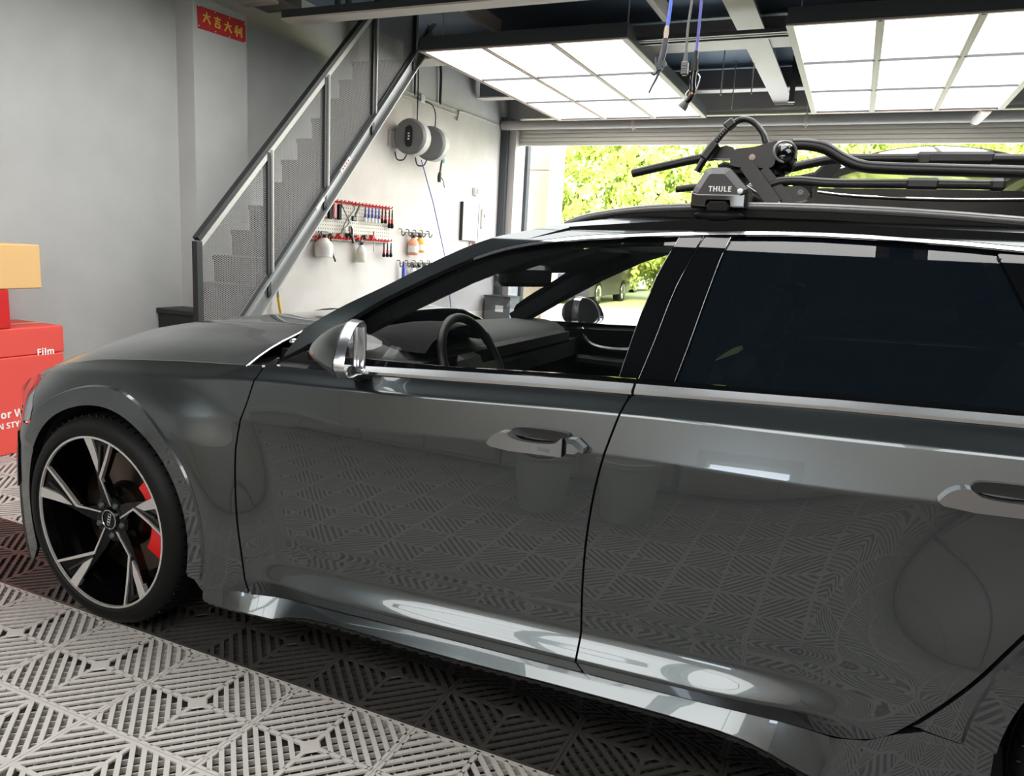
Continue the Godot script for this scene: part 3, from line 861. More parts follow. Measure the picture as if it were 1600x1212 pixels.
func car_top(root: Node3D) -> void:
	# bonnet: a height field from wing to wing
	var rows := []
	for i in 41:
		var x := lerpf(-1.16, 0.108, i / 40.0)
		var row := []
		var ys := kin(KY8, x) - (0.18 * maxf(0.0, -0.62 - x) * maxf(0.0, -0.62 - x) / 0.3 if x < -0.62 else 0.0)
		var z0 := z_at(profile(x), x, ys) - 0.002
		for j in 33:
			var u := j / 32.0
			var z := lerpf(z0, 2 * ZM - z0, u)
			var c := 1.0 - absf(2 * u - 1)
			var rise := 0.112 * (1.0 - pow(1.0 - c, 4.0)) + 0.012 * smoothstep(0.28, 0.36, c)
			rise *= lerpf(0.55, 1.0, smoothstep(-1.1, -0.3, x))
			row.append(Vector3(x - 0.12 * c * smoothstep(-0.4, -1.1, x), ys + rise, z))
		rows.append(row)
	var b := MB.new(); b.sheet(rows, true)
	part(b, "bonnet", M.paint, root)
	var eb := MB.new()
	eb.ring(rows[40].slice(0, 33), 0.004, 8)
	part(eb, "bonnet_edge", M.satin, root)
	var cw := MB.new()
	cw.box(Vector3(0.34, 0.88, ZM), Vector3(0.50, 0.08, 1.66)); cw.box(Vector3(0.34, 0.935, ZM), Vector3(0.50, 0.05, 1.36))
	part(cw, "scuttle", M.black_matt, root)
	var wp := MB.new()
	wp.ring([Vector3(0.16, 0.985, -0.26), Vector3(0.20, 1.012, -0.45), Vector3(0.10, 1.03, -0.95)], 0.008, 8)
	wp.ball(Vector3(0.165, 0.99, -0.25), Vector3(0.016, 0.012, 0.014), 10, 6)
	part(wp, "wiper", M.satin, root)
	# windscreen, roof, headlining
	var ws := MB.new(); rows = []
	var rf := []; var hl := []
	for j in 25:
		var u := j / 24.0
		var c := 1.0 - (2 * u - 1) * (2 * u - 1)
		var p0 := Vector3(0.275 - 0.30 * c, 1.035 - 0.03 * c, lerpf(-0.172, 2 * ZM + 0.172, u))
		var p1 := Vector3(0.985 - 0.09 * c, 1.380 + 0.008 * c, lerpf(-0.388, 2 * ZM + 0.388, u))
		var r := []; var q := []; var h := []
		for i in 9:
			var t := i / 8.0
			r.append(p0.lerp(p1, t) + Vector3(0, 0.010 * 4 * t * (1 - t), 0))
		rows.append(r)
		for i in 15:
			var t := i / 14.0
			var x := lerpf(p1.x, 3.2, t)
			var top := 1.420 - 0.055 * pow(t - 0.3, 2.0) * 4.0
			var y := minf(lerpf(p1.y, top + 0.012 * c, smoothstep(0.0, 0.3, t)), 1.457)
			q.append(Vector3(x, y, lerpf(-0.462 if t > 0.1 else lerpf(-0.388, -0.462, t * 10), 2 * ZM + (0.462 if t > 0.1 else lerpf(0.388, 0.462, t * 10)), u)))
			h.append(Vector3(x, y - 0.05, lerpf(-0.40, 2 * ZM + 0.40, u)))
		rf.append(q); hl.append(h)
	ws.sheet(rows, true)
	part(ws, "windscreen", M.glass_screen, root)
	var rb := MB.new(); rb.sheet(rf, true)
	part(rb, "roof", M.black_gloss, root)
	var hb := MB.new(); hb.sheet(hl, false)
	part(hb, "headlining", M.interior, root)

func car_inside(root: Node3D) -> void:
	var core := MB.new()
	core.box(Vector3(-0.30, 0.50, ZM), Vector3(1.2, 0.62, 0.95))
	core.box(Vector3(0.15, 0.56, ZM), Vector3(0.28, 0.72, 1.60))
	core.box(Vector3(1.55, 0.24, ZM), Vector3(3.0, 0.18, 1.66))
	core.box(Vector3(3.1, 0.62, ZM), Vector3(0.3, 0.8, 1.5))
	part(core, "underbody", M.black_matt, root)
	var tf := xy([0.24, 0.30, 1.24, 0.30, 1.245, 0.76, 1.30, 1.0, 0.30, 0.95, 0.24, 0.8])
	both(root, "door_lining", M.interior, tf, -0.06, 0.04, 0.03, 0.0)
	both(root, "door_lining", M.interior, xy([1.26, 0.30, 1.85, 0.30, 2.15, 0.64, 2.42, 1.0, 2.43, 1.04, 1.32, 1.01, 1.27, 0.76]), -0.06, 0.04, 0.03, 0.0)
	# far door: armrest, grab, speaker strip
	var zf := 2 * ZM + 0.13
	var ar := MB.new()
	ar.rbox(Vector3(0.90, 0.82, zf + 0.03), Vector3(0.62, 0.05, 0.07), 0.015)
	part(ar, "armrest", M.leather, root)
	var hd := MB.new()
	hd.ring(curve([Vector3(0.60, 0.965, zf - 0.0), Vector3(0.66, 0.90, zf + 0.04), Vector3(0.78, 0.885, zf + 0.045), Vector3(0.88, 0.90, zf + 0.03), Vector3(0.92, 0.94, zf)], 4), 0.011, 8)
	part(hd, "inner_handle", M.satin, root)
	# dashboard
	var db := MB.new()
	var dr := []
	for j in 25:
		var u := j / 24.0
		var c0 := 1.0 - (2 * u - 1) * (2 * u - 1)
		var xf := 0.315 - 0.29 * c0
		var row := []
		for q in [Vector2(xf, 0.90), Vector2(xf + 0.004, 0.975), Vector2(xf + 0.02, 0.985), Vector2(lerpf(xf, 0.42, 0.4), 0.997), Vector2(0.42, 0.995), Vector2(0.48, 0.985), Vector2(0.525, 0.96), Vector2(0.545, 0.92), Vector2(0.50, 0.86)]:
			row.append(Vector3(q.x, q.y, lerpf(-0.17, 2 * ZM + 0.17, u)))
		dr.append(row)
	db.sheet(dr)
	part(db, "dashboard", M.dash, root)
	db = MB.new()
	db.prism(curve2([Vector2(0.30, 0.6), Vector2(0.30, 0.86), Vector2(0.555, 0.89), Vector2(0.56, 0.80), Vector2(0.50, 0.6)], 3), 0.17, -2 * ZM - 0.17, Transform3D(Basis(), Vector3(0, 0, 2 * ZM)))
	part(db, "lower_dashboard", M.interior, root)
	db = MB.new()
	db.box(Vector3(0.565, 0.905, ZM - 0.28), Vector3(0.012, 0.008, 0.9))
	part(db, "dashboard_strip", M.satin, root)
	db = MB.new()
	var cowl := []
	for i in 9:
		var t := i / 8.0
		var row := []
		for j in 13:
			var u := j / 12.0
			var c := sin(u * PI)
			row.append(Vector3(0.26 + 0.32 * t, 0.985 + 0.075 * pow(c, 0.6) * sin(PI * (0.15 + 0.5 * t)), lerpf(-0.36, -0.84, u)))
		cowl.append(row)
	db.sheet(cowl, true)
	part(db, "instrument_hood", M.interior, root)
	db = MB.new()
	db.rbox(Vector3(0.72, 0.70, ZM), Vector3(0.75, 0.26, 0.26), 0.03)
	db.rbox(Vector3(0.57, 0.83, ZM), Vector3(0.04, 0.15, 0.28), 0.01)
	part(db, "centre_console", M.black_gloss, root)
	# steering wheel
	var c := Vector3(0.64, 0.915, -0.58)
	var tilt := Basis(Vector3(0, 0, 1), deg_to_rad(24.0))
	var ring := []
	for k in 41:
		var a := TAU * k / 40
		ring.append(c + tilt * Vector3(0, sin(a) * 0.182, cos(a) * 0.186))
	var sw := MB.new()
	sw.ring(ring, 0.0155, 12, 1.0, false)
	sw.rbox(c + tilt * Vector3(-0.015, 0, 0), Vector3(0.05, 0.12, 0.15), 0.02, tilt)
	for a in [0.0, PI, -PI / 2]: sw.bar(c, c + tilt * Vector3(0, sin(a) * 0.175, cos(a) * 0.175), 0.03, 0.016, tilt.x)
	part(sw, "steering_wheel", M.leather, root)
	# inside mirror on its stalk
	var rv := MB.new()
	rv.rbox(Vector3(0.655, 1.222, ZM + 0.02), Vector3(0.045, 0.078, 0.26), 0.016, Basis(Vector3.UP, deg_to_rad(-22)))
	rv.ring([Vector3(0.64, 1.26, ZM), Vector3(0.60, 1.30, ZM), Vector3(0.58, 1.34, ZM)], 0.02, 8)
	rv.rbox(Vector3(0.57, 1.29, ZM), Vector3(0.12, 0.06, 0.11), 0.02)
	part(rv, "inside_mirror", M.black_plastic, root)
	# sun visors folded up under the screen's upper edge
	for z in [-0.62, 2 * ZM + 0.62]:
		var vs := MB.new()
		vs.bar(Vector3(0.63, 1.240, z), Vector3(0.89, 1.335, z), 0.52, 0.022)
		part(vs, "sun_visor", M.interior, root)
	# seats
	for z in [-0.57, 2 * ZM + 0.57]:
		var se := MB.new()
		var tb := Basis(Vector3(0, 0, 1), deg_to_rad(-20))
		se.rbox(Vector3(1.42, 0.78, z), Vector3(0.15, 0.62, 0.48), 0.05, tb)
		se.rbox(Vector3(1.12, 0.50, z), Vector3(0.56, 0.16, 0.50), 0.05)
		part(se, "front_seat", M.leather, root)
		se = MB.new()
		se.rbox(Vector3(1.55, 1.16, z), Vector3(0.11, 0.18, 0.26), 0.04, tb)
		part(se, "headrest", M.leather, root)
	var bs := MB.new()
	bs.rbox(Vector3(2.28, 0.82, ZM), Vector3(0.16, 0.60, 1.28), 0.05, Basis(Vector3(0, 0, 1), deg_to_rad(-24)))
	bs.rbox(Vector3(1.98, 0.52, ZM), Vector3(0.52, 0.18, 1.30), 0.05)
	part(bs, "rear_bench", M.leather, root)
	# pillar boxes seen from inside
	for far in [false, true]:
		var pb := MB.new()
		var pts := [Vector3(0.30, 0.975, -0.23), Vector3(0.52, 1.105, -0.27), Vector3(0.72, 1.215, -0.325), Vector3(0.90, 1.30, -0.38), Vector3(1.02, 1.34, -0.415), Vector3(1.4, 1.375, -0.43), Vector3(2.1, 1.365, -0.43)]
		for k in pts.size() - 1: pb.bar(pts[k] + Vector3(0, 0.016, 0), pts[k + 1] + Vector3(0, 0.016, 0), 0.085, 0.058)
		pb.bar(Vector3(1.34, 0.9, -0.22), Vector3(1.42, 1.37, -0.42), 0.07, 0.17, Vector3.RIGHT)
		part(pb.mirrored(ZM) if far else pb, "pillar_lining", M.interior, root)

func tyre_shape(b: MB, xf: Transform3D) -> void:
	var p := [Vector2(0.29, -0.245), Vector2(0.325, -0.252), Vector2(0.348, -0.238), Vector2(0.3565, -0.215)]
	for h in [-0.185, -0.14, -0.095]:
		p.append_array([Vector2(0.3585, h - 0.005), Vector2(0.352, h - 0.004), Vector2(0.352, h + 0.004), Vector2(0.3585, h + 0.005)])
	p.append_array([Vector2(0.3585, -0.055), Vector2(0.3555, -0.034), Vector2(0.348, -0.016), Vector2(0.335, -0.002), Vector2(0.322, 0.005), Vector2(0.309, 0.007), Vector2(0.300, 0.006), Vector2(0.2985, 0.002), Vector2(0.294, 0.000), Vector2(0.292, -0.012)])
	b.lathe(p, 96, xf)

func wheel(root: Node3D, hub: Vector2, zf: float, near: bool) -> void:
	var o := Vector3(hub.x, hub.y, zf)
	var xf := Transform3D(Basis(Vector3(1, 0, 0), Vector3(0, 0, 1), Vector3(0, -1, 0)), o)
	var t := MB.new(); tyre_shape(t, xf)
	var tp := part(t, "tyre", M.black_rubber, root)
	var sp := MB.new()
	for k in 64:         # cuts across the shoulder blocks
		var a := TAU * (k + 0.5) / 64
		var rd := Vector3(cos(a), sin(a), 0); var tn := Vector3(-sin(a), cos(a), 0)
		sp.box(o + rd * 0.3535 + Vector3(0, 0, -0.048), Vector3(0.0105, 0.004, 0.045), Basis(rd, tn, Vector3.BACK))
		sp.box(o + rd * 0.3535 + Vector3(0, 0, -0.225), Vector3(0.009, 0.004, 0.035), Basis(rd, tn, Vector3.BACK))
	part(sp, "tread_cut", M.black_gloss, tp)
	var rim := MB.new()
	rim.lathe([Vector2(0.262, -0.20), Vector2(0.292, -0.21)], 64, xf)
	rim.lathe([Vector2(0.283, -0.006), Vector2(0.276, -0.03), Vector2(0.268, -0.06), Vector2(0.262, -0.20)], 64, xf)
	rim.lathe([Vector2(0.262, -0.20), Vector2(0.262, -0.06)], 64, xf)
	part(rim, "rim", M.wheel_black, root)
	var lip := MB.new()
	lip.lathe([Vector2(0.2925, -0.008), Vector2(0.2920, 0.0006), Vector2(0.2905, 0.0012), Vector2(0.2855, 0.0008), Vector2(0.2835, -0.006)], 96, xf)
	part(lip, "rim_edge", M.machined, root)
	var dep := func(r: float) -> float: return -0.056 * pow(clampf(1.0 - r / 0.287, 0.0, 1.0), 0.85)
	var W := func(r: float, deg: float, dh: float) -> Vector3:
		var a := deg_to_rad(deg)
		return o + Vector3(cos(a) * r, sin(a) * r, dep.call(r) + dh)
	for k in 5:
		var a := 24.5 + 72.0 * k
		# machined blade
		var bl := MB.new()
		_strip(bl, [W.call(0.285, a + 3.6, 0.0), W.call(0.24, a + 3.6, 0), W.call(0.20, a + 3.9, 0), W.call(0.164, a + 3.4, 0)], [W.call(0.285, a - 3.6, 0), W.call(0.24, a - 3.5, 0), W.call(0.20, a - 3.2, 0), W.call(0.186, a - 3.2, 0)], 0.016)
		part(bl, "spoke_blade", M.machined, root)
		# bright leg: out along the rim's edge, in along the spoke to the hub
		var ln := MB.new()
		_strip(ln, [W.call(0.286, a - 19.9, 0), W.call(0.215, a - 12.0, 0.001), W.call(0.148, a + 3.5, 0.001), W.call(0.100, a + 1, 0.002), W.call(0.048, a - 6, 0.003)], [W.call(0.286, a - 21.5, 0), W.call(0.213, a - 14.6, 0.001), W.call(0.141, a + 0.5, 0.001), W.call(0.096, a - 2.5, 0.002), W.call(0.046, a - 13, 0.003)], 0.012)
		part(ln, "spoke_edge", M.machined, root)
		# black body of the spoke
		var sb := MB.new()
		_strip(sb, [W.call(0.283, a + 3.0, -0.007), W.call(0.22, a + 4.5, -0.007), W.call(0.16, a + 9.0, -0.006), W.call(0.11, a + 17, -0.004), W.call(0.065, a + 30, -0.002)], [W.call(0.283, a - 20.6, -0.007), W.call(0.215, a - 13.0, -0.005), W.call(0.146, a + 1.5, -0.003), W.call(0.10, a - 4.0, -0.002), W.call(0.060, a - 30, -0.002)], 0.03)
		part(sb, "spoke", M.wheel_black, root)
		var rb := MB.new()      # raised rib inside the spoke
		_strip(rb, [W.call(0.262, a - 9.0, 0.001), W.call(0.19, a - 1.5, 0.001), W.call(0.16, a + 3.5, 0.0)], [W.call(0.262, a - 11.0, 0.001), W.call(0.19, a - 4.0, 0.001), W.call(0.155, a + 1.5, 0.0)], 0.012)
		part(rb, "spoke_rib", M.black_plastic, root)
		var bolt := MB.new()
		var bp: Vector3 = W.call(0.057, a + 36.0, 0.0)
		bolt.lathe([Vector2(0.0115, -0.03), Vector2(0.0115, 0.004), Vector2(0.008, 0.008), Vector2(0.0, 0.008)], 6, Transform3D(xf.basis, bp))
		part(bolt, "wheel_bolt", M.steel_dark, root)
	var hb := MB.new()
	hb.lathe([Vector2(0.078, -0.11), Vector2(0.078, -0.050), Vector2(0.066, -0.046), Vector2(0.040, -0.048), Vector2(0.036, -0.042), Vector2(0.0, -0.042)], 40, xf)
	part(hb, "hub", M.wheel_black, root)
	var cap := MB.new()
	cap.lathe([Vector2(0.0335, -0.045), Vector2(0.0335, -0.0385), Vector2(0.0315, -0.0375), Vector2(0.0300, -0.0400)], 40, xf)
	part(cap, "hub_ring", M.satin, root)
	var em := MB.new()
	var dir := Vector3(cos(deg_to_rad(76)), sin(deg_to_rad(76)), 0)
	for k in 4:
		var c: Vector3 = o + dir * (k - 1.5) * 0.0098 + Vector3(0, 0, -0.0405)
		var ring := []
		for j in 21: ring.append(c + Vector3(cos(TAU * j / 20), sin(TAU * j / 20), 0) * 0.0068)
		em.ring(ring, 0.0011, 6, 1.0, false)
	part(em, "emblem", M.satin, root)
	var dk := MB.new()
	dk.lathe([Vector2(0.210, -0.155), Vector2(0.210, -0.120), Vector2(0.115, -0.120), Vector2(0.105, -0.085), Vector2(0.0, -0.085)], 64, xf, false)
	part(dk, "brake_disc", M.disc, root)
	var bk := MB.new()
	bk.lathe([Vector2(0.262, -0.19), Vector2(0.0, -0.19)], 40, xf)
	part(bk, "dust_shield", M.black_matt, root)
	var cal := MB.new()
	var L := []; var R := []
	for j in 9:
		var a := deg_to_rad(lerpf(-34.0, 50.0, j / 8.0))
		var d := Vector3(cos(a), sin(a), 0)
		var w := 0.232 if (j > 0 and j < 8) else 0.215
		L.append(o + d * w + Vector3(0, 0, -0.088)); R.append(o + d * 0.152 + Vector3(0, 0, -0.080))
	_strip(cal, R, L, 0.085)
	part(cal, "brake_caliper", M.red, root)

# a bar with a flat top between two edges, and sides going down into the wheel (-z)
func _strip(b: MB, l: Array, r: Array, thick: float) -> void:
	var d := Vector3(0, 0, -thick)
	if ((l[1] - l[0]) as Vector3).cross(r[0] - l[0]).z > 0:
		var t := l; l = r; r = t
	for k in l.size() - 1:
		b.quad(l[k], r[k], r[k + 1], l[k + 1])
		b.quad(l[k], l[k + 1], l[k + 1] + d, l[k] + d)
		b.quad(r[k + 1], r[k], r[k] + d, r[k + 1] + d)
	b.quad(l[0], l[0] + d, r[0] + d, r[0])
	var n := l.size() - 1
	b.quad(l[n], r[n], r[n] + d, l[n] + d)

func door_handle(door: MeshInstance3D, dx: float, dy: float) -> void:
	var xf := Transform3D(Basis(), Vector3(dx, dy, 0.006 * signf(dx)))
	var h := MB.new()
	var grip := curve2([Vector2(0.972, 0.838), Vector2(0.986, 0.858), Vector2(1.006, 0.870), Vector2(1.024, 0.871), Vector2(1.042, 0.860), Vector2(1.075, 0.857), Vector2(1.12, 0.859), Vector2(1.152, 0.864), Vector2(1.168, 0.8785)], 2)
	grip.append_array(xy([1.1715, 0.8785, 1.1715, 0.833, 1.10, 0.8305, 1.037, 0.8275, 0.982, 0.831]))
	h.prism(grip, -0.040, -0.004, xf, 0.010)
	var o := part(h, "door_handle", M.handle_metal, door)
	var c := MB.new()
	c.prism(xy([1.1735, 0.8785, 1.200, 0.879, 1.224, 0.862, 1.222, 0.848, 1.207, 0.836, 1.1735, 0.833]), -0.040, -0.005, xf, 0.010)
	part(c, "handle_cap", M.handle_metal, door)
	var k := MB.new()
	k.prism(curve2([Vector2(1.026, 0.862), Vector2(1.03, 0.878), Vector2(1.055, 0.8845), Vector2(1.11, 0.8875), Vector2(1.155, 0.8875), Vector2(1.178, 0.882), Vector2(1.17, 0.862)], 3), -0.05, -0.034, xf, 0.003)
	part(k, "handle_recess", M.black_plastic, door)
	var d := MB.new()
	d.ball(Vector3(1.095 + dx, 0.830 + dy, -0.0475 + xf.origin.z), Vector3(0.054, 0.021, 0.012), 20, 10)
	part(d, "handle_dish", M.paint, door)
	var kd := MB.new()
	kd.box(Vector3(1.125 + dx, 0.845 + dy, -0.0035 + xf.origin.z), Vector3(0.030, 0.009, 0.002))
	part(kd, "handle_sensor", M.grey_plastic, door)

func mirror(root: Node3D, far: bool) -> void:
	# outline of the glass side: s runs from the door outwards
	var pts := [Vector2(0.0, 1.090), Vector2(0.33, 1.103), Vector2(0.60, 1.088), Vector2(0.84, 1.055), Vector2(0.97, 1.022), Vector2(1.0, 1.000), Vector2(0.93, 0.985), Vector2(0.72, 0.966), Vector2(0.35, 0.962), Vector2(0.0, 0.968)]
	var F := func(s: float, y: float, dx: float) -> Vector3: return Vector3(0.552 + 0.068 * s + dx, y, lerpf(-0.074, 0.116, s))
	var loops := []
	for e in [[0.0, 0.90, 0.0], [0.006, 0.95, 0.0], [0.008, 1.0, 0.0], [-0.022, 1.03, 0.0], [-0.026, 1.03, 0.0], [-0.05, 0.92, 0.0], [-0.08, 0.74, 0.0], [-0.108, 0.52, 0.002], [-0.130, 0.28, 0.004], [-0.140, 0.03, 0.004]]:
		var row := []
		for k in pts.size() * 3 + 1:
			var n := pts.size(); var i := (k / 3) % n
			var p: Vector2 = pts[i].cubic_interpolate(pts[(i + 1) % n], pts[(i + n - 1) % n], pts[(i + 2) % n], (k % 3) / 3.0)
			var q: Vector2 = Vector2(0.5, 1.026 - e[2]) + (p - Vector2(0.5, 1.026)) * e[1]
			row.append(F.call(q.x, q.y, e[0]))
		loops.append(row)
	var gl := MB.new()
	var face := []
	for k in loops[0].size() - 1: face.append(loops[0][k] + Vector3(-0.012, 0, 0))
	var mid: Vector3 = F.call(0.5, 1.026, -0.012)
	for k in face.size(): gl.tri(mid, face[(k + 1) % face.size()], face[k])
	var fr := MB.new()
	var inner := []
	for p in loops[0]: inner.append(p + Vector3(-0.014, 0, 0))
	fr.sheet([inner, loops[0], loops[1], loops[2], loops[3]], true)
	var sh := MB.new(); sh.sheet([loops[4], loops[5], loops[6], loops[7], loops[8], loops[9]], true)
	var ft := MB.new()
	ft.ring([Vector3(0.53, 0.935, -0.13), Vector3(0.535, 0.955, -0.06), Vector3(0.545, 0.975, 0.0)], [0.034, 0.030, 0.034], 12, 0.55)
	var sl := MB.new(); sl.sheet([loops[3], loops[4]], true)
	part(gl.mirrored(ZM) if far else gl, "mirror_glass", M.mirror_glass, root)
	part(fr.mirrored(ZM) if far else fr, "mirror_frame", M.satin, root)
	part(sl.mirrored(ZM) if far else sl, "mirror_seam", M.black_plastic, root)
	part(sh.mirrored(ZM) if far else sh, "mirror_shell", M.paint if not far else M.black_gloss, root)
	part(ft.mirrored(ZM) if far else ft, "mirror_foot", M.black_plastic, root)

# ------------------------------------------------------------------ roof bar and bicycle carrier
func flat_bar(b: MB, pts: Array, w: float, h: float, steps := 5) -> void:
	b.ring(curve(pts, steps), w, 12, h / w, true, Vector3.UP)

func carrier() -> void:
	var foot := thing("roof_bar", "black roof bar whose faceted foot with white lettering clamps the car's roof rail", "roof bar", Vector3(1.414, 1.44, -0.44))
	for far in [false, true]:
		var b := MB.new()
		b.prism(xy([1.343, 1.447, 1.343, 1.487, 1.350, 1.502, 1.372, 1.541, 1.386, 1.549, 1.424, 1.549, 1.434, 1.546, 1.482, 1.497, 1.485, 1.487, 1.485, 1.447]), -0.49, -0.385, Transform3D(), 0.018)
		part(b.mirrored(ZM) if far else b, "foot_cover", M.black_plastic, foot)
		b = MB.new()
		b.prism(xy([1.346, 1.449, 1.346, 1.484, 1.363, 1.480, 1.468, 1.480, 1.482, 1.484, 1.482, 1.449, 1.445, 1.449, 1.442, 1.464, 1.388, 1.464, 1.385, 1.449]), -0.39, -0.378, Transform3D(), 0.003)
		part(b.mirrored(ZM) if far else b, "foot_skirt", M.black_gloss, foot)
		b = MB.new()
		b.prism(xy([1.390, 1.436, 1.384, 1.450, 1.395, 1.463, 1.434, 1.463, 1.446, 1.450, 1.441, 1.436]), -0.40, -0.374, Transform3D(), 0.004)
		part(b.mirrored(ZM) if far else b, "clamp_tongue", M.black_rubber, foot)
		b = MB.new()
		b.ball(Vector3(1.416, 1.428, -0.405), Vector3(0.066, 0.018, 0.03), 18, 8)
		part(b.mirrored(ZM) if far else b, "clamp_pad", M.black_rubber, foot)
	var lk := MB.new()
	lk.lathe([Vector2(0.0078, 0.0), Vector2(0.0078, 0.003), Vector2(0.006, 0.004), Vector2(0.0, 0.0035)], 18, Transform3D(Basis(Vector3(1, 0, 0), Vector3(0, 0, 1), Vector3(0, -1, 0)), Vector3(1.4665, 1.489, -0.3865)))
	part(lk, "lock", M.satin, foot)
	var slot := MB.new()
	slot.box(Vector3(1.4665, 1.489, -0.3823), Vector3(0.002, 0.007, 0.001))
	part(slot, "keyhole", M.black_gloss, foot)
	lettering("THULE", 0.0185, 0.0012, Transform3D(Basis(Vector3(1.02, 0, 0), Vector3(0, 1, 0), Vector3(0, 0, 1)), Vector3(1.416, 1.4935, -0.3842)), "lettering", M.white_print, foot)
	var cb := MB.new()
	cb.ring([Vector3(1.412, 1.515, -0.40), Vector3(1.412, 1.522, -0.6), Vector3(1.412, 1.527, ZM), Vector3(1.412, 1.522, 2 * ZM + 0.6), Vector3(1.412, 1.515, 2 * ZM + 0.40)], 0.038, 14, 0.36, true, Vector3.UP)
	part(cb, "cross_bar", M.black_plastic, foot)
	var st := MB.new()       # strut running back down from the foot
	st.bar(Vector3(1.462, 1.565, -0.47), Vector3(1.545, 1.465, -0.47), 0.035, 0.016, Vector3.BACK)
	st.bar(Vector3(1.50, 1.555, -0.50), Vector3(1.585, 1.462, -0.50), 0.03, 0.014, Vector3.BACK)
	part(st, "brace", M.black_plastic, foot)

	var c := thing("bike_carrier", "near black bicycle carrier with wheel cradle and buckled strap above the roof bar", "bike carrier", Vector3(1.6, 1.54, -0.62))
	var z := -0.60
	var cr := MB.new()
	cr.prism(curve2([Vector2(1.409, 1.572), Vector2(1.408, 1.590), Vector2(1.414, 1.607), Vector2(1.430, 1.616), Vector2(1.470, 1.620), Vector2(1.518, 1.634), Vector2(1.528, 1.628), Vector2(1.526, 1.588), Vector2(1.517, 1.566), Vector2(1.47, 1.566), Vector2(1.43, 1.567), Vector2(1.409, 1.572)], 2), z - 0.05, z + 0.055, Transform3D(), 0.012)
	part(cr, "wheel_cradle", M.black_plastic, c)
	var cl := MB.new()
	cl.ball(Vector3(1.542, 1.592, z), Vector3(0.034, 0.042, 0.055), 20, 12)
	part(cl, "cradle_hood", M.black_gloss, c)
	var rg := MB.new()
	var loop := []
	for k in 25: loop.append(Vector3(1.548 + 0.026 * cos(TAU * k / 24), 1.607 + 0.027 * sin(TAU * k / 24), z + 0.046 - 0.03 * cos(TAU * k / 24)))
	rg.ring(loop, 0.0035, 8, 1.0, false)
	part(rg, "rim_bead", M.steel_grey, c)
	var bt := MB.new()
	bt.lathe([Vector2(0.0085, 0.0), Vector2(0.0085, 0.004), Vector2(0.005, 0.005), Vector2(0.0, 0.005)], 16, Transform3D(Basis(Vector3(1, 0, 0), Vector3(0, 0, 1), Vector3(0, -1, 0)), Vector3(1.466, 1.592, z + 0.0555)))
	part(bt, "brass_lock", M.alu, c)
	var base := MB.new()
	base.rbox(Vector3(1.46, 1.556, z), Vector3(0.13, 0.02, 0.10), 0.006)
	base.prism(xy([1.375, 1.560, 1.372, 1.575, 1.39, 1.583, 1.41, 1.58, 1.53, 1.566, 1.55, 1.548, 1.52, 1.542, 1.40, 1.545]), z - 0.03, z + 0.04, Transform3D(), 0.006)
	part(base, "cradle_base", M.black_rubber, c)
	var jaw := MB.new()
	jaw.prism(xy([1.345, 1.60, 1.352, 1.628, 1.38, 1.636, 1.40, 1.63, 1.41, 1.615, 1.45, 1.612, 1.45, 1.606, 1.41, 1.60]), z - 0.08, z - 0.03, Transform3D(), 0.006)
	part(jaw, "cradle_jaw", M.black_plastic, c)
	var sp := MB.new()
	var path := curve([Vector3(1.489, 1.638, z), Vector3(1.478, 1.664, z), Vector3(1.452, 1.691, z), Vector3(1.424, 1.700, z), Vector3(1.396, 1.688, z), Vector3(1.372, 1.664, z), Vector3(1.352, 1.637, z)], 5)
	sp.ring(path, 0.0085, 12, 1.7, true, Vector3.BACK)
	part(sp, "strap", M.black_plastic, c)
	var rib := MB.new()
	for k in 7:
		var p: Vector3 = path[22 + k] if path.size() > 29 else path[k]
		rib.box(p, Vector3(0.012, 0.003, 0.03), Basis(Vector3(0, 0, 1), deg_to_rad(-40)))
	part(rib, "strap_tooth", M.grey_plastic, c)
	var bk := MB.new()
	var tb := Basis(Vector3(0, 0, 1), deg_to_rad(-34))
	bk.rbox(Vector3(1.342, 1.617, z), Vector3(0.028, 0.058, 0.036), 0.006, tb)
	part(bk, "buckle", M.black_plastic, c)
	bk = MB.new()
	bk.rbox(Vector3(1.390, 1.687, z), Vector3(0.024, 0.03, 0.034), 0.004, Basis(Vector3(0, 0, 1), deg_to_rad(-50)))
	part(bk, "strap_keeper", M.black_plastic, c)
	var tail := MB.new()
	tail.ring([Vector3(1.335, 1.605, z), Vector3(1.322, 1.583, z), Vector3(1.311, 1.560, z)], 0.0095, 12, 1.5, true, Vector3.BACK)
	part(tail, "strap_end", M.black_plastic, c)
	# tray tube: flat blade forward, the long tube aft
	var a := MB.new()
	flat_bar(a, [Vector3(1.105, 1.560, -0.66), Vector3(1.20, 1.582, -0.66), Vector3(1.32, 1.607, -0.66), Vector3(1.42, 1.620, -0.66)], 0.013, 0.013)
	part(a, "front_arm", M.black_plastic, c)
	a = MB.new()
	flat_bar(a, [Vector3(1.56, 1.633, -0.60), Vector3(1.60, 1.632, -0.60), Vector3(1.645, 1.622, -0.60), Vector3(1.69, 1.596, -0.60), Vector3(1.735, 1.578, -0.60), Vector3(1.80, 1.572, -0.60), Vector3(2.0, 1.567, -0.60), Vector3(2.35, 1.558, -0.60)], 0.0145, 0.0155)
	part(a, "frame_arm", M.black_plastic, c)
	var c2 := thing("bike_carrier", "far black bicycle carrier, a tube with a long sleeve behind the near one", "bike carrier", Vector3(1.8, 1.6, -1.05))
	a = MB.new()
	flat_bar(a, [Vector3(1.50, 1.618, -1.05), Vector3(1.58, 1.638, -1.05), Vector3(1.66, 1.652, -1.05), Vector3(1.80, 1.653, -1.05), Vector3(2.0, 1.653, -1.05), Vector3(2.4, 1.650, -1.05)], 0.015, 0.015)
	part(a, "frame_arm", M.black_plastic, c2)
	a = MB.new()
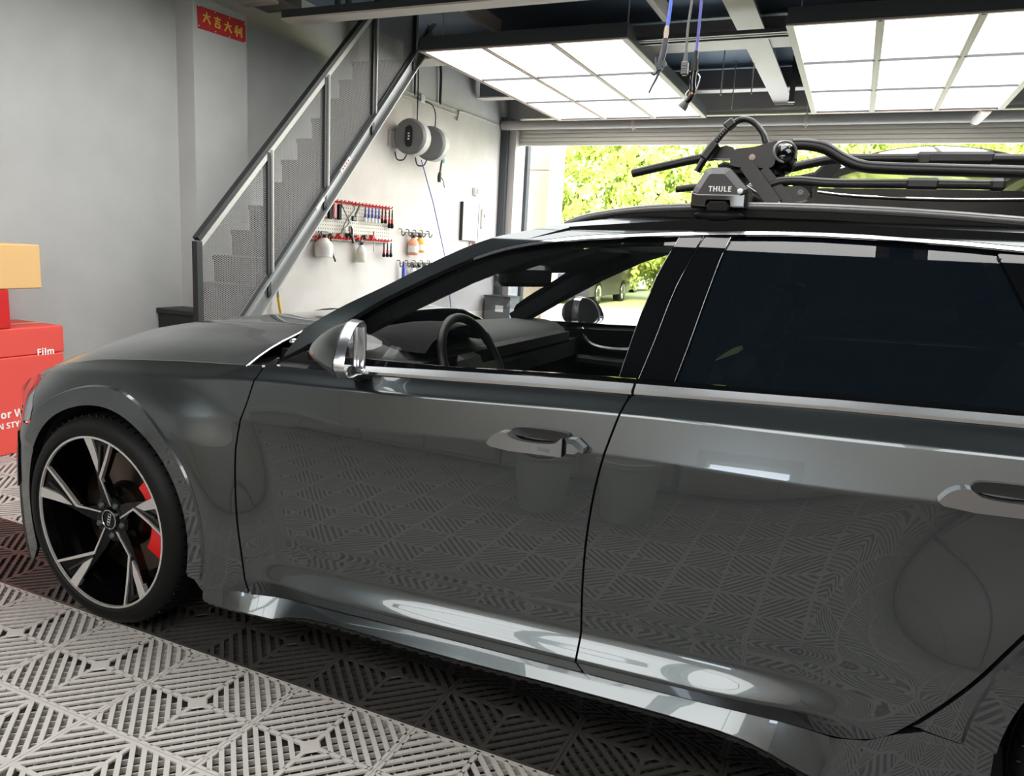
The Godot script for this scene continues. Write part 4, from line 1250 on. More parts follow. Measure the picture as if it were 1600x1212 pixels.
	a.rbox(Vector3(1.985, 1.655, -1.05), Vector3(0.21, 0.036, 0.034), 0.009)
	a.rbox(Vector3(1.905, 1.651, -1.05), Vector3(0.05, 0.044, 0.036), 0.012)
	part(a, "sleeve", M.black_plastic, c2)
	a = MB.new()
	flat_bar(a, [Vector3(1.155, 1.550, -1.05), Vector3(1.25, 1.560, -1.05), Vector3(1.42, 1.562, -1.05), Vector3(1.6, 1.60, -1.05)], 0.012, 0.012)
	a.rbox(Vector3(1.42, 1.552, -1.05), Vector3(0.10, 0.03, 0.08), 0.008)
	part(a, "tray_arm", M.black_plastic, c2)
	# lower bar with pivot
	a = MB.new()
	flat_bar(a, [Vector3(1.527, 1.518, -0.50), Vector3(1.55, 1.526, -0.50), Vector3(1.60, 1.528, -0.50), Vector3(1.68, 1.523, -0.50), Vector3(1.85, 1.524, -0.50), Vector3(2.045, 1.524, -0.50)], 0.0115, 0.0115)
	part(a, "lower_arm", M.black_plastic, c)
	a = MB.new()
	a.rbox(Vector3(1.878, 1.524, -0.50), Vector3(0.075, 0.028, 0.030), 0.007)
	part(a, "sleeve", M.black_plastic, c)
	a = MB.new()
	a.rbox(Vector3(2.035, 1.524, -0.50), Vector3(0.036, 0.030, 0.032), 0.008)
	part(a, "end_cap", M.black_plastic, c)
	a = MB.new()
	a.prism(curve2([Vector2(1.53, 1.520), Vector2(1.56, 1.513), Vector2(1.60, 1.514), Vector2(1.622, 1.500), Vector2(1.618, 1.482), Vector2(1.59, 1.476), Vector2(1.55, 1.485), Vector2(1.53, 1.520)], 3), -0.55, -0.50, Transform3D(), 0.006)
	part(a, "pivot_plate", M.black_plastic, c)
	a = MB.new()
	a.lathe([Vector2(0.008, 0), Vector2(0.008, 0.004), Vector2(0.004, 0.006), Vector2(0, 0.004)], 16, Transform3D(Basis(Vector3(1, 0, 0), Vector3(0, 0, 1), Vector3(0, -1, 0)), Vector3(1.602, 1.498, -0.499)))
	part(a, "pivot_bolt", M.steel_grey, c)
	a = MB.new()
	a.bar(Vector3(1.60, 1.50, -0.58), Vector3(1.60, 1.545, -0.60), 0.05, 0.03)
	a.bar(Vector3(1.46, 1.545, -0.60), Vector3(1.60, 1.50, -0.56), 0.03, 0.02)
	a.bar(Vector3(1.412, 1.52, -0.60), Vector3(1.46, 1.555, -0.60), 0.06, 0.03)
	part(a, "carrier_bracket", M.black_rubber, c)

# ------------------------------------------------------------------ stairs
func stairs() -> void:
	var t := thing("staircase", "straight steel staircase with black steps and pierced metal balustrade behind the car's nose", "staircase", Vector3(-2.5, 0, -1.9))
	var x := -2.2
	for k in range(-4, 11):
		var y := 0.95 + 0.203 * k; var z := -2.65 - 0.195 * k
		var s := MB.new()
		var xl := -2.998 if k < 0 else -2.828
		var wd := -2.225 - xl
		s.rbox(Vector3(xl + wd / 2, y - 0.02, z - 0.115), Vector3(wd, 0.04, 0.25), 0.006)
		s.box(Vector3(xl + wd / 2, y - 0.12, z - 0.022), Vector3(wd, 0.17, 0.02))
		part(s, "step", M.step_black, t)
	var up := func(z: float) -> float: return 1.03 + (-2.76 - z) * 1.055      # lower edge of the panels
	var top := func(z: float) -> float: return 1.25 + (-2.09 - z) * 1.020     # upper edge
	var zs := [-2.10, -2.755, -3.395, -4.035, -4.67]
	var st := MB.new()
	var a := Vector3(x, up.call(-1.95) - 0.085, -1.95); var b := Vector3(x, up.call(-5.0) - 0.085, -5.0)
	var d := (b - a).normalized(); var n := Vector3(1, 0, 0).cross(d).normalized()
	st.bar(a, b, 0.012, 0.16)
	part(st, "stringer", M.steel_grey, t)
	for s in [-0.075, 0.075]:
		var fl := MB.new()
		fl.bar(a + Vector3(0.02, s, 0), b + Vector3(0.02, s, 0), 0.05, 0.012)
		part(fl, "stringer_flange", M.steel_grey, t)
	var hr := MB.new()
	hr.bar(Vector3(x - 0.005, top.call(zs[0]) + 0.015, zs[0]), Vector3(x - 0.005, top.call(-4.9) + 0.015, -4.9), 0.05, 0.03)
	part(hr, "handrail", M.step_black, t)
	hr = MB.new()
	hr.bar(Vector3(x + 0.012, top.call(zs[0]) - 0.028, zs[0] - 0.01), Vector3(x + 0.012, top.call(-4.9) - 0.028, -4.9), 0.014, 0.034)
	part(hr, "upper_frame", M.steel_pale, t)
	hr = MB.new()
	hr.bar(Vector3(x + 0.012, up.call(zs[0]) + 0.012, zs[0]), Vector3(x + 0.012, up.call(-4.9) + 0.012, -4.9), 0.014, 0.024)
	part(hr, "lower_frame", M.steel_dark, t)
	for k in zs.size():
		var p := MB.new()
		p.bar(Vector3(x, up.call(zs[k]) - 0.15, zs[k]), Vector3(x, top.call(zs[k]) + (0.0 if k == 0 else -0.02), zs[k]), 0.03 if k else 0.045, 0.045, Vector3.RIGHT)
		part(p, "post", M.step_black, t)
		if k > 0:
			p = MB.new()
			p.bar(Vector3(x + 0.02, up.call(zs[k] - 0.03), zs[k] - 0.030), Vector3(x + 0.02, top.call(zs[k] - 0.03) - 0.03, zs[k] - 0.030), 0.012, 0.026, Vector3.RIGHT)
			part(p, "panel_edge", M.steel_pale, t)
	# expanded metal: strands crossing in flat diamonds
	var cell := MB.new()
	var cw := 0.015; var ch := 0.0068
	for e in [[-1, 0, 0, 1], [0, 1, 1, 0]]:
		cell.bar(Vector3(0, e[1] * ch, e[0] * cw), Vector3(0, e[3] * ch, e[2] * cw), 0.0016, 0.0072, Vector3.RIGHT)
	var cm := cell.mesh()
	for k in 4:
		var at := []
		var z0: float = zs[k] - 0.03; var z1: float = zs[k + 1] + 0.02
		var i := 0; var z := z0
		while z > z1:
			var j := 0
			var y0: float = up.call(z) + 0.02; var y1: float = top.call(z) - 0.03
			var q: int = ceili(y0 / (2 * ch))
			while q * 2 * ch < y1:
				at.append(Transform3D(Basis(), Vector3(x, q * 2 * ch, z)))
				q += 1
			# the next half step
			var zz := z - cw
			var q2: int = ceili(y0 / (2 * ch))
			while (q2 * 2 + 1) * ch < y1 + 0.012:
				at.append(Transform3D(Basis(Vector3.UP, PI), Vector3(x, (q2 * 2 + 1) * ch, zz)))
				q2 += 1
			z -= cw * 2
		var mm := MultiMesh.new()
		mm.transform_format = MultiMesh.TRANSFORM_3D
		mm.mesh = cm
		mm.instance_count = at.size()
		for q in at.size(): mm.set_instance_transform(q, at[q])
		var o := MultiMeshInstance3D.new()
		o.name = "mesh_panel"; o.multimesh = mm; o.material_override = M.mesh_metal
		o.set_meta("kind", "stuff")
		o.position = -t.position
		t.add_child(o, true)
	# two stickers on the stringer
	for e in [[-3.62, "red", 0.17], [-3.30, "white_print", 0.13]]:
		var z: float = e[0]
		var s := MB.new()
		var c := Vector3(x + 0.047, up.call(z) - 0.01, z)
		s.box(c + Vector3(0, 0.0, 0), Vector3(0.003, 0.03, e[2]), Basis(Vector3(1, 0, 0), n, d * 1.0))
		part(s, "sticker", M.white_print if e[1] == "red" else M.steel_pale, t)
		for q in 4:
			var w := MB.new()
			w.box(c + d * (e[2] * (q - 1.5) * 0.2) + Vector3(0.002, 0, 0), Vector3(0.002, 0.014, e[2] * 0.12), Basis(Vector3(1, 0, 0), n, d))
			part(w, "sticker_print", M.red if e[1] == "red" else M.white_print, t)

# ------------------------------------------------------------------ tool wall
const XW := -3.0

func wrap_x() -> Transform3D:      # local x runs along the wall away from the camera, local y up, local z out of the wall
	return Transform3D(Basis(Vector3(0, 0, -1), Vector3(0, 1, 0), Vector3(1, 0, 0)), Vector3(XW, 0, 0))

func bottle(called: String, label: String, z: float, y0: float, y1: float, w: float, body: Material, group: String) -> void:
	var t := thing(called, label, "bottle", Vector3(XW + 0.07, y0, z), group)
	var h := y1 - y0
	var xf := Transform3D(Basis(), Vector3(XW + 0.07, y0, z))
	var r := w / 2
	var b := MB.new()
	b.lathe([Vector2(0, 0), Vector2(r * 0.9, 0), Vector2(r, 0.008), Vector2(r, h * 0.48), Vector2(r * 0.85, h * 0.58), Vector2(r * 0.45, h * 0.70), Vector2(r * 0.36, h * 0.76)], 20, xf)
	part(b, "body", body, t)
	b = MB.new()
	b.lathe([Vector2(r * 0.42, h * 0.74), Vector2(r * 0.42, h * 0.84), Vector2(0, h * 0.84)], 16, xf)
	part(b, "collar", M.black_plastic, t)
	b = MB.new()
	b.rbox(xf.origin + Vector3(0, h * 0.91, -0.008), Vector3(0.022, h * 0.13, r * 1.3), 0.005)
	b.bar(xf.origin + Vector3(0, h * 0.90, r * 0.55), xf.origin + Vector3(0, h * 0.74, r * 0.85), 0.010, 0.008, Vector3.RIGHT)
	b.box(xf.origin + Vector3(0, h * 0.95, r * 0.75), Vector3(0.014, 0.014, 0.02))
	part(b, "trigger", M.black_plastic, t)
	b = MB.new()
	b.lathe([Vector2(r * 1.008, h * 0.12), Vector2(r * 1.008, h * 0.40)], 20, xf)
	part(b, "paper_label", M.white_plastic if called != "spray_bottle" else mat_once("label_cream", Color(0.86, 0.84, 0.76), 0.6), t)

func tool_wall() -> void:
	var wf := wrap_x()
	# pegboard with its two rails of hooks
	var pb := thing("pegboard", "perforated beige board with red hook rails, hung with tools behind the staircase", "pegboard", Vector3(XW, 1.31, -4.8))
	var im := Image.create(64, 64, false, Image.FORMAT_RGB8)
	im.fill(Color(0.80, 0.77, 0.72))
	for yy in range(20, 44):
		for xx in range(20, 44):
			if Vector2(xx - 32, yy - 32).length() < 11: im.set_pixel(xx, yy, Color(0.22, 0.20, 0.19))
	var pm: StandardMaterial3D = mat("pegboard_face", Color.WHITE, 0.6)
	mottle(pm, ImageTexture.create_from_image(im), 1.0 / 0.036)
	var b := MB.new()
	b.rbox(Vector3(XW + 0.022, 1.51, -4.72), Vector3(0.02, 0.40, 1.575), 0.004)
	part(b, "board", pm, pb)
	for y in [1.685, 1.335]:
		b = MB.new()
		b.box(Vector3(XW + 0.036, y, -4.72), Vector3(0.008, 0.030 if y > 1.5 else 0.022, 1.56))
		part(b, "hook_rail", M.red, pb)
		for k in 26:
			var z := -3.98 - 0.06 * k
			b = MB.new()
			b.bar(Vector3(XW + 0.04, y, z), Vector3(XW + 0.085, y + 0.004, z), 0.010, 0.010)
			b.bar(Vector3(XW + 0.085, y + 0.004, z), Vector3(XW + 0.088, y + 0.022, z), 0.010, 0.010)
			part(b, "hook", M.red, pb)
	# brushes hanging in a row
	var looks := ["blue", "blue", "blue", "blue", "blue", "red", "red", "black", "black"]
	for k in 9:
		var z := -5.0 - 0.062 * k if k < 7 else -5.445 - 0.055 * (k - 7)
		var names := ["leftmost blue-handled", "second blue-handled", "third blue-handled", "fourth blue-handled", "last blue-handled", "first red-collared", "second red-collared", "long dark-handled", "rightmost long dark-handled"]
		brush(z, 1.675, 0.155 if k < 7 else 0.20, looks[k], "%s detailing brush in the upper row on the pegboard" % names[k], "detailing brushes in the upper row")
	for k in 3:
		brush(-5.355 - 0.068 * k, 1.32, 0.155, "red" if k < 2 else "teal", "%s detailing brush hanging below the pegboard's lower right corner" % ["left red-collared", "middle red-collared", "right teal-collared"][k], "detailing brushes below the pegboard")
	# pads and blades at the upper left
	for k in 4:
		b = MB.new()
		b.rbox(Vector3(XW + 0.06, 1.60 - 0.01 * (k % 2), -4.36 - 0.075 * k), Vector3(0.03, 0.15, 0.05), 0.008)
		solo(b, "scraper_blade", M.black_rubber if k % 2 else mat_once("pad_pink", Color(0.80, 0.55, 0.55), 0.7), ["pink pad hanging left on the pegboard beside a black one", "black pad between two pink ones on the pegboard", "second pink pad on the pegboard left of the hoses", "black pad on the pegboard left of the hanging hoses"][k], "pad", "pads on the pegboard")
	# hoses and the spray gun
	b = MB.new()
	b.ring(curve([Vector3(XW + 0.07, 1.70, -4.62), Vector3(XW + 0.08, 1.66, -4.60), Vector3(XW + 0.08, 1.58, -4.66), Vector3(XW + 0.08, 1.50, -4.72), Vector3(XW + 0.08, 1.42, -4.62), Vector3(XW + 0.08, 1.36, -4.56)], 5), 0.006, 8)
	b.ring(curve([Vector3(XW + 0.07, 1.70, -4.74), Vector3(XW + 0.085, 1.64, -4.80), Vector3(XW + 0.085, 1.56, -4.72), Vector3(XW + 0.085, 1.48, -4.64), Vector3(XW + 0.08, 1.38, -4.60)], 5), 0.006, 8)
	solo(b, "hanging_hose", M.grey_plastic, "crossed grey hoses looped over the middle of the pegboard", "hose")
	var sg := thing("spray_gun", "small silver and black spray gun hanging at the pegboard's middle", "spray gun", Vector3(XW + 0.08, 1.33, -4.75))
	b = MB.new(); b.ring([Vector3(XW + 0.09, 1.46, -4.73), Vector3(XW + 0.09, 1.44, -4.74), Vector3(XW + 0.09, 1.38, -4.75)], [0.02, 0.03, 0.026], 12)
	part(b, "cup", M.satin, sg)
	b = MB.new(); b.bar(Vector3(XW + 0.09, 1.39, -4.75), Vector3(XW + 0.09, 1.30, -4.79), 0.025, 0.025); b.bar(Vector3(XW + 0.09, 1.385, -4.72), Vector3(XW + 0.09, 1.385, -4.80), 0.022, 0.022)
	part(b, "grip", M.black_plastic, sg)
	b = MB.new(); b.bar(Vector3(XW + 0.07, 1.69, -4.92), Vector3(XW + 0.08, 1.57, -4.82), 0.012, 0.02); b.rbox(Vector3(XW + 0.08, 1.54, -4.80), Vector3(0.03, 0.05, 0.07), 0.008)
	solo(b, "hand_tool", M.black_plastic, "black angled hand tool on the pegboard left of the blue brushes", "tool")
	b = MB.new(); b.ring(curve([Vector3(XW + 0.07, 1.33, -4.44), Vector3(XW + 0.07, 1.26, -4.45), Vector3(XW + 0.07, 1.19, -4.47), Vector3(XW + 0.07, 1.11, -4.52)], 4), 0.013, 8, 0.4)
	solo(b, "squeegee_strip", M.black_rubber, "curved black rubber strip hanging right of the big white jug", "squeegee")
	b = MB.new(); b.bar(Vector3(XW + 0.07, 1.40, -5.17), Vector3(XW + 0.07, 1.22, -5.17), 0.008, 0.008)
	b.box(Vector3(XW + 0.07, 1.39, -5.17), Vector3(0.016, 0.08, 0.016))
	solo(b, "screwdriver", M.steel_grey, "thin grey screwdriver hanging from the pegboard's lower rail", "screwdriver")
	for k in 6:
		b = MB.new()
		b.rbox(Vector3(XW + 0.055, 1.355 + 0.006 * (k % 3), -4.46 - 0.14 * k), Vector3(0.05, 0.05, 0.055), 0.01)
		solo(b, "tool_clip", M.red if k % 2 else M.black_plastic, "small %s clip on the pegboard's lower rail, %s" % ["red" if k % 2 else "black", ["above the white jug", "beside the black strip", "left of the spray gun", "right of the spray gun", "above the small spray bottle", "left of the screwdriver"][k]], "clip", "clips on the lower rail")
	bottle("white_jug", "large white spray jug hanging at the pegboard's lower left corner", -4.335, 1.15, 1.40, 0.175, mat_once("jug_white", Color(0.90, 0.885, 0.85), 0.45), "")
	bottle("spray_bottle", "white spray bottle hanging below the pegboard's middle", -4.95, 1.105, 1.345, 0.105, M.white_plastic, "")
	# hook rails with bottles
	for e in [[1.45, -5.76, -6.36, "black hook rail holding the orange bottles right of the pegboard"], [1.10, -5.74, -6.40, "lower black hook rail just above the car's windscreen pillar"]]:
		var t := thing("hook_rail", e[3], "hook rail", Vector3(XW, e[0] - 0.03, (e[1] + e[2]) / 2), "black hook rails on the tool wall")
		b = MB.new(); b.bar(Vector3(XW + 0.03, e[0], e[1]), Vector3(XW + 0.03, e[0], e[2]), 0.008, 0.008)
		part(b, "rail", M.black_plastic, t)
		for k in 5:
			var z: float = lerpf(e[1], e[2], k / 4.0)
			b = MB.new(); b.ring(curve([Vector3(XW, e[0] + 0.03, z), Vector3(XW + 0.035, e[0] + 0.025, z), Vector3(XW + 0.04, e[0] - 0.03, z), Vector3(XW + 0.06, e[0] - 0.04, z), Vector3(XW + 0.085, e[0] - 0.005, z)], 3), 0.0055, 6)
			part(b, "hook", M.black_plastic, t)
	bottle("product_bottle", "salmon-coloured spray bottle on the hook rail, left of the orange one", -5.96, 1.195, 1.46, 0.125, mat_once("salmon", Color(0.93, 0.62, 0.50), 0.4), "coloured bottles on the upper hook rail")
	bottle("product_bottle", "orange spray bottle on the hook rail, right of the salmon one", -6.11, 1.225, 1.46, 0.115, mat_once("orange", Color(0.95, 0.66, 0.26), 0.4), "coloured bottles on the upper hook rail")
	for k in 4:
		bottle("clear_bottle", "%s white spray bottle on the lower hook rail, half hidden by the car" % ["leftmost", "second", "third", "rightmost"][k], -5.98 - 0.12 * k, 0.86, 1.12, 0.10, M.white_plastic, "white bottles on the lower hook rail")
	b = MB.new(); b.rbox(Vector3(XW + 0.06, 0.98, -5.79), Vector3(0.04, 0.16, 0.05), 0.01); b.bar(Vector3(XW + 0.06, 1.06, -5.79), Vector3(XW + 0.06, 1.12, -5.78), 0.012, 0.02)
	solo(b, "blue_tool", M.blue, "blue and dark hand tool hanging at the lower hook rail's left end", "tool")
	# reels
	for k in 2:
		var c := Vector3(XW + 0.22, 2.45 - 0.01 * k, -5.63 - 0.42 * k)
		reel(c, ["round grey hose reel on the wall, the nearer of two, with a black oval badge", "round grey hose reel on the wall, the farther one half hidden by the other"][k], k == 0)
	b = MB.new()
	b.ring([Vector3(XW + 0.24, 2.235, -5.80), Vector3(XW + 0.12, 1.8, -6.3), Vector3(XW + 0.06, 1.15, -6.75), Vector3(XW + 0.05, 0.45, -6.98)], 0.006, 8)
	solo(b, "air_hose", M.blue, "thin blue air hose slanting down the wall from the hose reel", "hose")
	var hg := thing("hose_fitting", "dark hose end with green tape hanging beside the far reel", "hose", Vector3(XW + 0.2, 2.05, -6.35))
	b = MB.new()
	b.ring(curve([Vector3(XW + 0.18, 2.60, -6.36), Vector3(XW + 0.2, 2.50, -6.40), Vector3(XW + 0.18, 2.3, -6.36), Vector3(XW + 0.17, 2.15, -6.34)], 4), 0.012, 8)
	part(b, "hose", M.steel_dark, hg)
	b = MB.new(); b.ring([Vector3(XW + 0.17, 2.16, -6.34), Vector3(XW + 0.17, 2.11, -6.33), Vector3(XW + 0.17, 2.05, -6.33)], [0.018, 0.024, 0.02], 10)
	part(b, "plug", M.black_plastic, hg)
	b = MB.new(); b.rbox(Vector3(XW + 0.18, 2.30, -6.38), Vector3(0.03, 0.05, 0.06), 0.01)
	part(b, "tape", mat_once("tape_green", Color(0.20, 0.58, 0.50), 0.5), hg)
	b = MB.new(); b.ring(curve([Vector3(XW + 0.17, 2.12, -6.34), Vector3(XW + 0.17, 2.08, -6.42), Vector3(XW + 0.17, 2.0, -6.46)], 3), 0.005, 6)
	part(b, "wire", M.black_rubber, hg)
	# conduits, cables and boxes
	b = MB.new()
	for y in [2.955, 2.905]: b.ring([Vector3(XW + 0.02, y, -5.2), Vector3(XW + 0.02, y + 0.015, -6.95)], 0.012, 8)
	solo(b, "conduit", M.wall_warm, "pair of painted conduits running along the tool wall above the reels", "conduit")
	b = MB.new()
	b.ring([Vector3(XW + 0.02, 2.86, -6.98), Vector3(XW + 0.02, 2.975, -7.02), Vector3(XW + 0.02, 2.985, -7.15), Vector3(XW + 0.02, 2.99, -8.16)], 0.013, 8)
	solo(b, "conduit", M.wall_warm, "painted conduit stepping up towards the roller door", "conduit")
	for e in [[-5.95, 3.42, 2.95, 0.011, "left dark cable dropping from the ceiling to the reels"], [-6.02, 3.42, 2.64, 0.008, "second dark cable running down to the near reel"], [-6.52, 3.42, 2.96, 0.016, "thicker dark cable hanging right of the wall outlet"]]:
		b = MB.new(); b.ring(curve([Vector3(XW + 0.03, e[1], e[0] + 0.02), Vector3(XW + 0.035, (e[1] + e[2]) / 2 + 0.1, e[0]), Vector3(XW + 0.03, e[2], e[0] - 0.01)], 4), e[3], 8)
		solo(b, "cable", M.steel_dark, e[4], "cable", "cables on the tool wall")
	b = MB.new(); b.ring(curve([Vector3(XW + 0.03, 2.93, -6.14), Vector3(XW + 0.10, 2.90, -6.22), Vector3(XW + 0.12, 2.80, -6.28), Vector3(XW + 0.15, 2.60, -6.22)], 4), 0.007, 8)
	solo(b, "cable", M.steel_dark, "dark cable looping from the wall outlet to the far reel", "cable", "cables on the tool wall")
	b = MB.new(); b.rbox(Vector3(XW + 0.025, 2.95, -6.12), Vector3(0.05, 0.09, 0.09), 0.008)
	solo(b, "wall_outlet", M.white_plastic, "white power outlet on the conduits above the reels", "outlet")
	var fp := thing("wall_cabinet", "flat white panel with black side edge on the tool wall near the door", "cabinet", Vector3(XW, 1.40, -7.4))
	b = MB.new(); b.box(Vector3(XW + 0.022, 1.65, -7.40), Vector3(0.044, 0.49, 0.42)); part(b, "body", M.black_plastic, fp)
	b = MB.new(); b.rbox(Vector3(XW + 0.050, 1.65, -7.40), Vector3(0.012, 0.485, 0.425), 0.004); part(b, "door", M.white_plastic, fp)
	b = MB.new(); b.box(Vector3(XW + 0.052, 1.65, -7.606), Vector3(0.018, 0.49, 0.008)); part(b, "edge", M.black_plastic, fp)
	b = MB.new(); b.bar(Vector3(XW + 0.05, 1.4, -7.52), Vector3(XW + 0.05, 1.25, -7.52), 0.03, 0.06, Vector3.RIGHT); part(b, "cable_duct", mat_once("duct", Color(0.75, 0.6, 0.58), 0.6), fp)
	var sw := thing("wall_switch", "small grey and white switch box above the flat white panel", "switch", Vector3(XW, 2.0, -7.58))
	b = MB.new(); b.rbox(Vector3(XW + 0.025, 2.05, -7.58), Vector3(0.05, 0.105, 0.13), 0.008); part(b, "box", M.white_plastic, sw)
	b = MB.new(); b.box(Vector3(XW + 0.052, 2.05, -7.55), Vector3(0.006, 0.07, 0.03)); part(b, "rocker", M.grey_plastic, sw)
	var rc := thing("wall_sign", "narrow white strip with a red dot right of the flat white panel", "sign", Vector3(XW, 1.58, -7.84))
	b = MB.new(); b.rbox(Vector3(XW + 0.015, 1.71, -7.84), Vector3(0.03, 0.26, 0.10), 0.005); part(b, "plate", M.white_plastic, rc)
	b = MB.new(); b.lathe([Vector2(0.022, 0), Vector2(0.022, 0.005), Vector2(0, 0.006)], 14, Transform3D(Basis(Vector3(0, 1, 0), Vector3(1, 0, 0), Vector3(0, 0, -1)), Vector3(XW + 0.03, 1.75, -7.84))); part(b, "dot", M.red, rc)
	b = MB.new(); b.rbox(Vector3(XW + 0.02, 0.46, -6.74), Vector3(0.04, 0.09, 0.12), 0.006)
	solo(b, "wall_socket", M.white_plastic, "white double socket low on the wall, seen through the windscreen", "socket")
	var bx := thing("power_cabinet", "black cabinet with a white label in the far corner, seen through the windscreen", "cabinet", Vector3(XW + 0.3, 0.0, -8.2))
	b = MB.new(); b.rbox(Vector3(XW + 0.24, 0.33, -8.1), Vector3(0.4, 0.66, 0.34), 0.01); part(b, "body", M.grey_plastic, bx)
	b = MB.new(); b.box(Vector3(XW + 0.28, 0.50, -7.928), Vector3(0.12, 0.09, 0.004)); part(b, "label_plate", M.white_print, bx)
	b = MB.new(); b.box(Vector3(XW + 0.24, 0.664, -8.1), Vector3(0.41, 0.02, 0.35)); part(b, "lid", M.steel_dark, bx)
	b = MB.new(); b.ring(curve([Vector3(XW + 0.05, 0.80, -3.72), Vector3(XW + 0.06, 0.70, -3.73), Vector3(XW + 0.07, 0.62, -3.735), Vector3(XW + 0.07, 0.5, -3.71), Vector3(XW + 0.07, 0.3, -3.66)], 5), 0.013, 8)
	solo(b, "water_hose", mat_once("yellow", Color(0.85, 0.70, 0.12), 0.45), "short yellow hose hanging under a tap behind the bonnet", "hose")
	var tp := MB.new(); tp.ring([Vector3(XW, 0.84, -3.72), Vector3(XW + 0.05, 0.84, -3.72), Vector3(XW + 0.055, 0.79, -3.72)], 0.014, 8); tp.bar(Vector3(XW + 0.05, 0.86, -3.70), Vector3(XW + 0.05, 0.86, -3.76), 0.012, 0.012)
	solo(tp, "wall_tap", M.steel_grey, "small metal tap on the wall above the yellow hose", "tap")
	var ch := thing("coiled_hose", "heap of coiled dark glossy hose on the floor behind the bonnet", "hose", Vector3(XW + 0.45, 0.0, -4.0))
	for k in 7:
		b = MB.new()
		var lp := []
		for j in 25: lp.append(Vector3(XW + 0.48 + (0.30 + 0.02 * (k % 3)) * cos(TAU * j / 24), 0.10 + 0.085 * k + 0.03 * sin(TAU * j / 12 + k), -4.0 + (0.28 + 0.02 * (k % 2)) * sin(TAU * j / 24)))
		b.ring(lp, 0.045, 8, 1.0, false)
		part(b, "coil", M.black_gloss, ch)

func brush(z: float, top: float, len_: float, look: String, label: String, group: String) -> void:
	var t := thing("detailing_brush", label, "brush", Vector3(XW + 0.075, top - len_, z), group)
	var x := XW + 0.075
	var hm: Material = M.black_plastic
	var cm: Material = M.red
	if look == "blue": hm = M.blue; cm = M.blue
	if look == "teal": cm = mat_once("teal", Color(0.10, 0.45, 0.42), 0.45)
	var b := MB.new()
	b.ring([Vector3(x, top, z), Vector3(x, top - len_ * 0.3, z), Vector3(x, top - len_ * 0.55, z)], [0.006, 0.009, 0.008], 8)
	part(b, "handle", hm, t)
	b = MB.new()
	b.ring([Vector3(x, top - len_ * 0.52, z), Vector3(x, top - len_ * 0.72, z)], 0.0135, 10)
	part(b, "collar", cm, t)
	b = MB.new()
	b.ring([Vector3(x, top - len_ * 0.70, z), Vector3(x, top - len_ * 0.9, z), Vector3(x, top - len_, z)], [0.012, 0.020, 0.014], 10)
	part(b, "bristles", M.black_rubber if look != "blue" else M.white_plastic, t)

func reel(c: Vector3, label: String, badge: bool) -> void:
	# a drum whose flat face looks along the wall towards the camera
	var t := thing("hose_reel", label, "hose reel", c - Vector3(0, 0.2, 0), "hose reels on the tool wall")
	var xf := Transform3D(Basis(Vector3(1, 0, 0), Vector3(0, 0, 1), Vector3(0, -1, 0)), c)
	var r := 0.185
	xf.basis = Basis(Vector3.UP, deg_to_rad(8)) * xf.basis
	var b := MB.new()
	b.lathe([Vector2(0, -0.10), Vector2(r * 0.93, -0.10), Vector2(r, -0.085), Vector2(r, 0.045)], 36, xf)
	part(b, "drum", mat_once("reel_pale", Color(0.72, 0.70, 0.69), 0.4), t)
	b = MB.new()
	b.lathe([Vector2(r * 1.015, 0.045), Vector2(r * 1.015, 0.062), Vector2(r * 0.90, 0.088), Vector2(0, 0.092)], 36, xf)
	part(b, "face", mat_once("reel_grey", Color(0.44, 0.44, 0.44), 0.45), t)
	if badge:
		b = MB.new()
		b.prism(curve2([Vector2(-0.035, 0.09), Vector2(0.0, 0.11), Vector2(0.035, 0.09), Vector2(0.045, 0.0), Vector2(0.035, -0.09), Vector2(0, -0.11), Vector2(-0.035, -0.09), Vector2(-0.045, 0.0), Vector2(-0.035, 0.09)], 3), 0.088, 0.097, Transform3D(xf.basis * Basis(Vector3(1, 0, 0), Vector3(0, 0, -1), Vector3(0, 1, 0)), c), 0.003)
		part(b, "badge", M.black_gloss, t)
		b = MB.new()
		for k in 3: b.box(c + xf.basis * Vector3(0.0 + 0.004 * (k % 2), 0.098, 0.028 - 0.028 * k), Vector3(0.018, 0.003, 0.014), xf.basis)
		part(b, "badge_print", M.white_print, t)
	b = MB.new()
	b.bar(Vector3(XW, c.y - 0.02, c.z + 0.09), Vector3(c.x - 0.08, c.y - 0.02, c.z + 0.06), 0.02, 0.15)
	b.box(Vector3(XW + 0.01, c.y - 0.02, c.z + 0.06), Vector3(0.02, 0.17, 0.16))
	part(b, "bracket", M.steel_pale, t)
	b = MB.new()
	b.ring(curve([c + Vector3(-0.02, -0.17, 0.06), c + Vector3(-0.05, -0.24, 0.08), c + Vector3(-0.12, -0.24, 0.10), c + Vector3(-0.15, -0.16, 0.10)], 5), 0.008, 8)
	part(b, "hose_loop", mat_once("cable_violet", Color(0.25, 0.22, 0.35), 0.5), t)

# ------------------------------------------------------------------ overhead
func i_beam(called: String, label: String, a: Vector3, b: Vector3, w: float, top: float) -> void:    # a, b at the underside
	var t := thing(called, label, "beam", (a + b) / 2)
	var h := top - a.y
	var f := MB.new(); f.bar(a + Vector3(0, 0.008, 0), b + Vector3(0, 0.008, 0), w, 0.016)
	part(f, "bottom_flange", M.steel_primer, t)
	f = MB.new(); f.bar(a + Vector3(0, h / 2, 0), b + Vector3(0, h / 2, 0), 0.014, h - 0.03)
	part(f, "web", mat_once("web_grey", Color(0.56, 0.56, 0.57), 0.5), t)

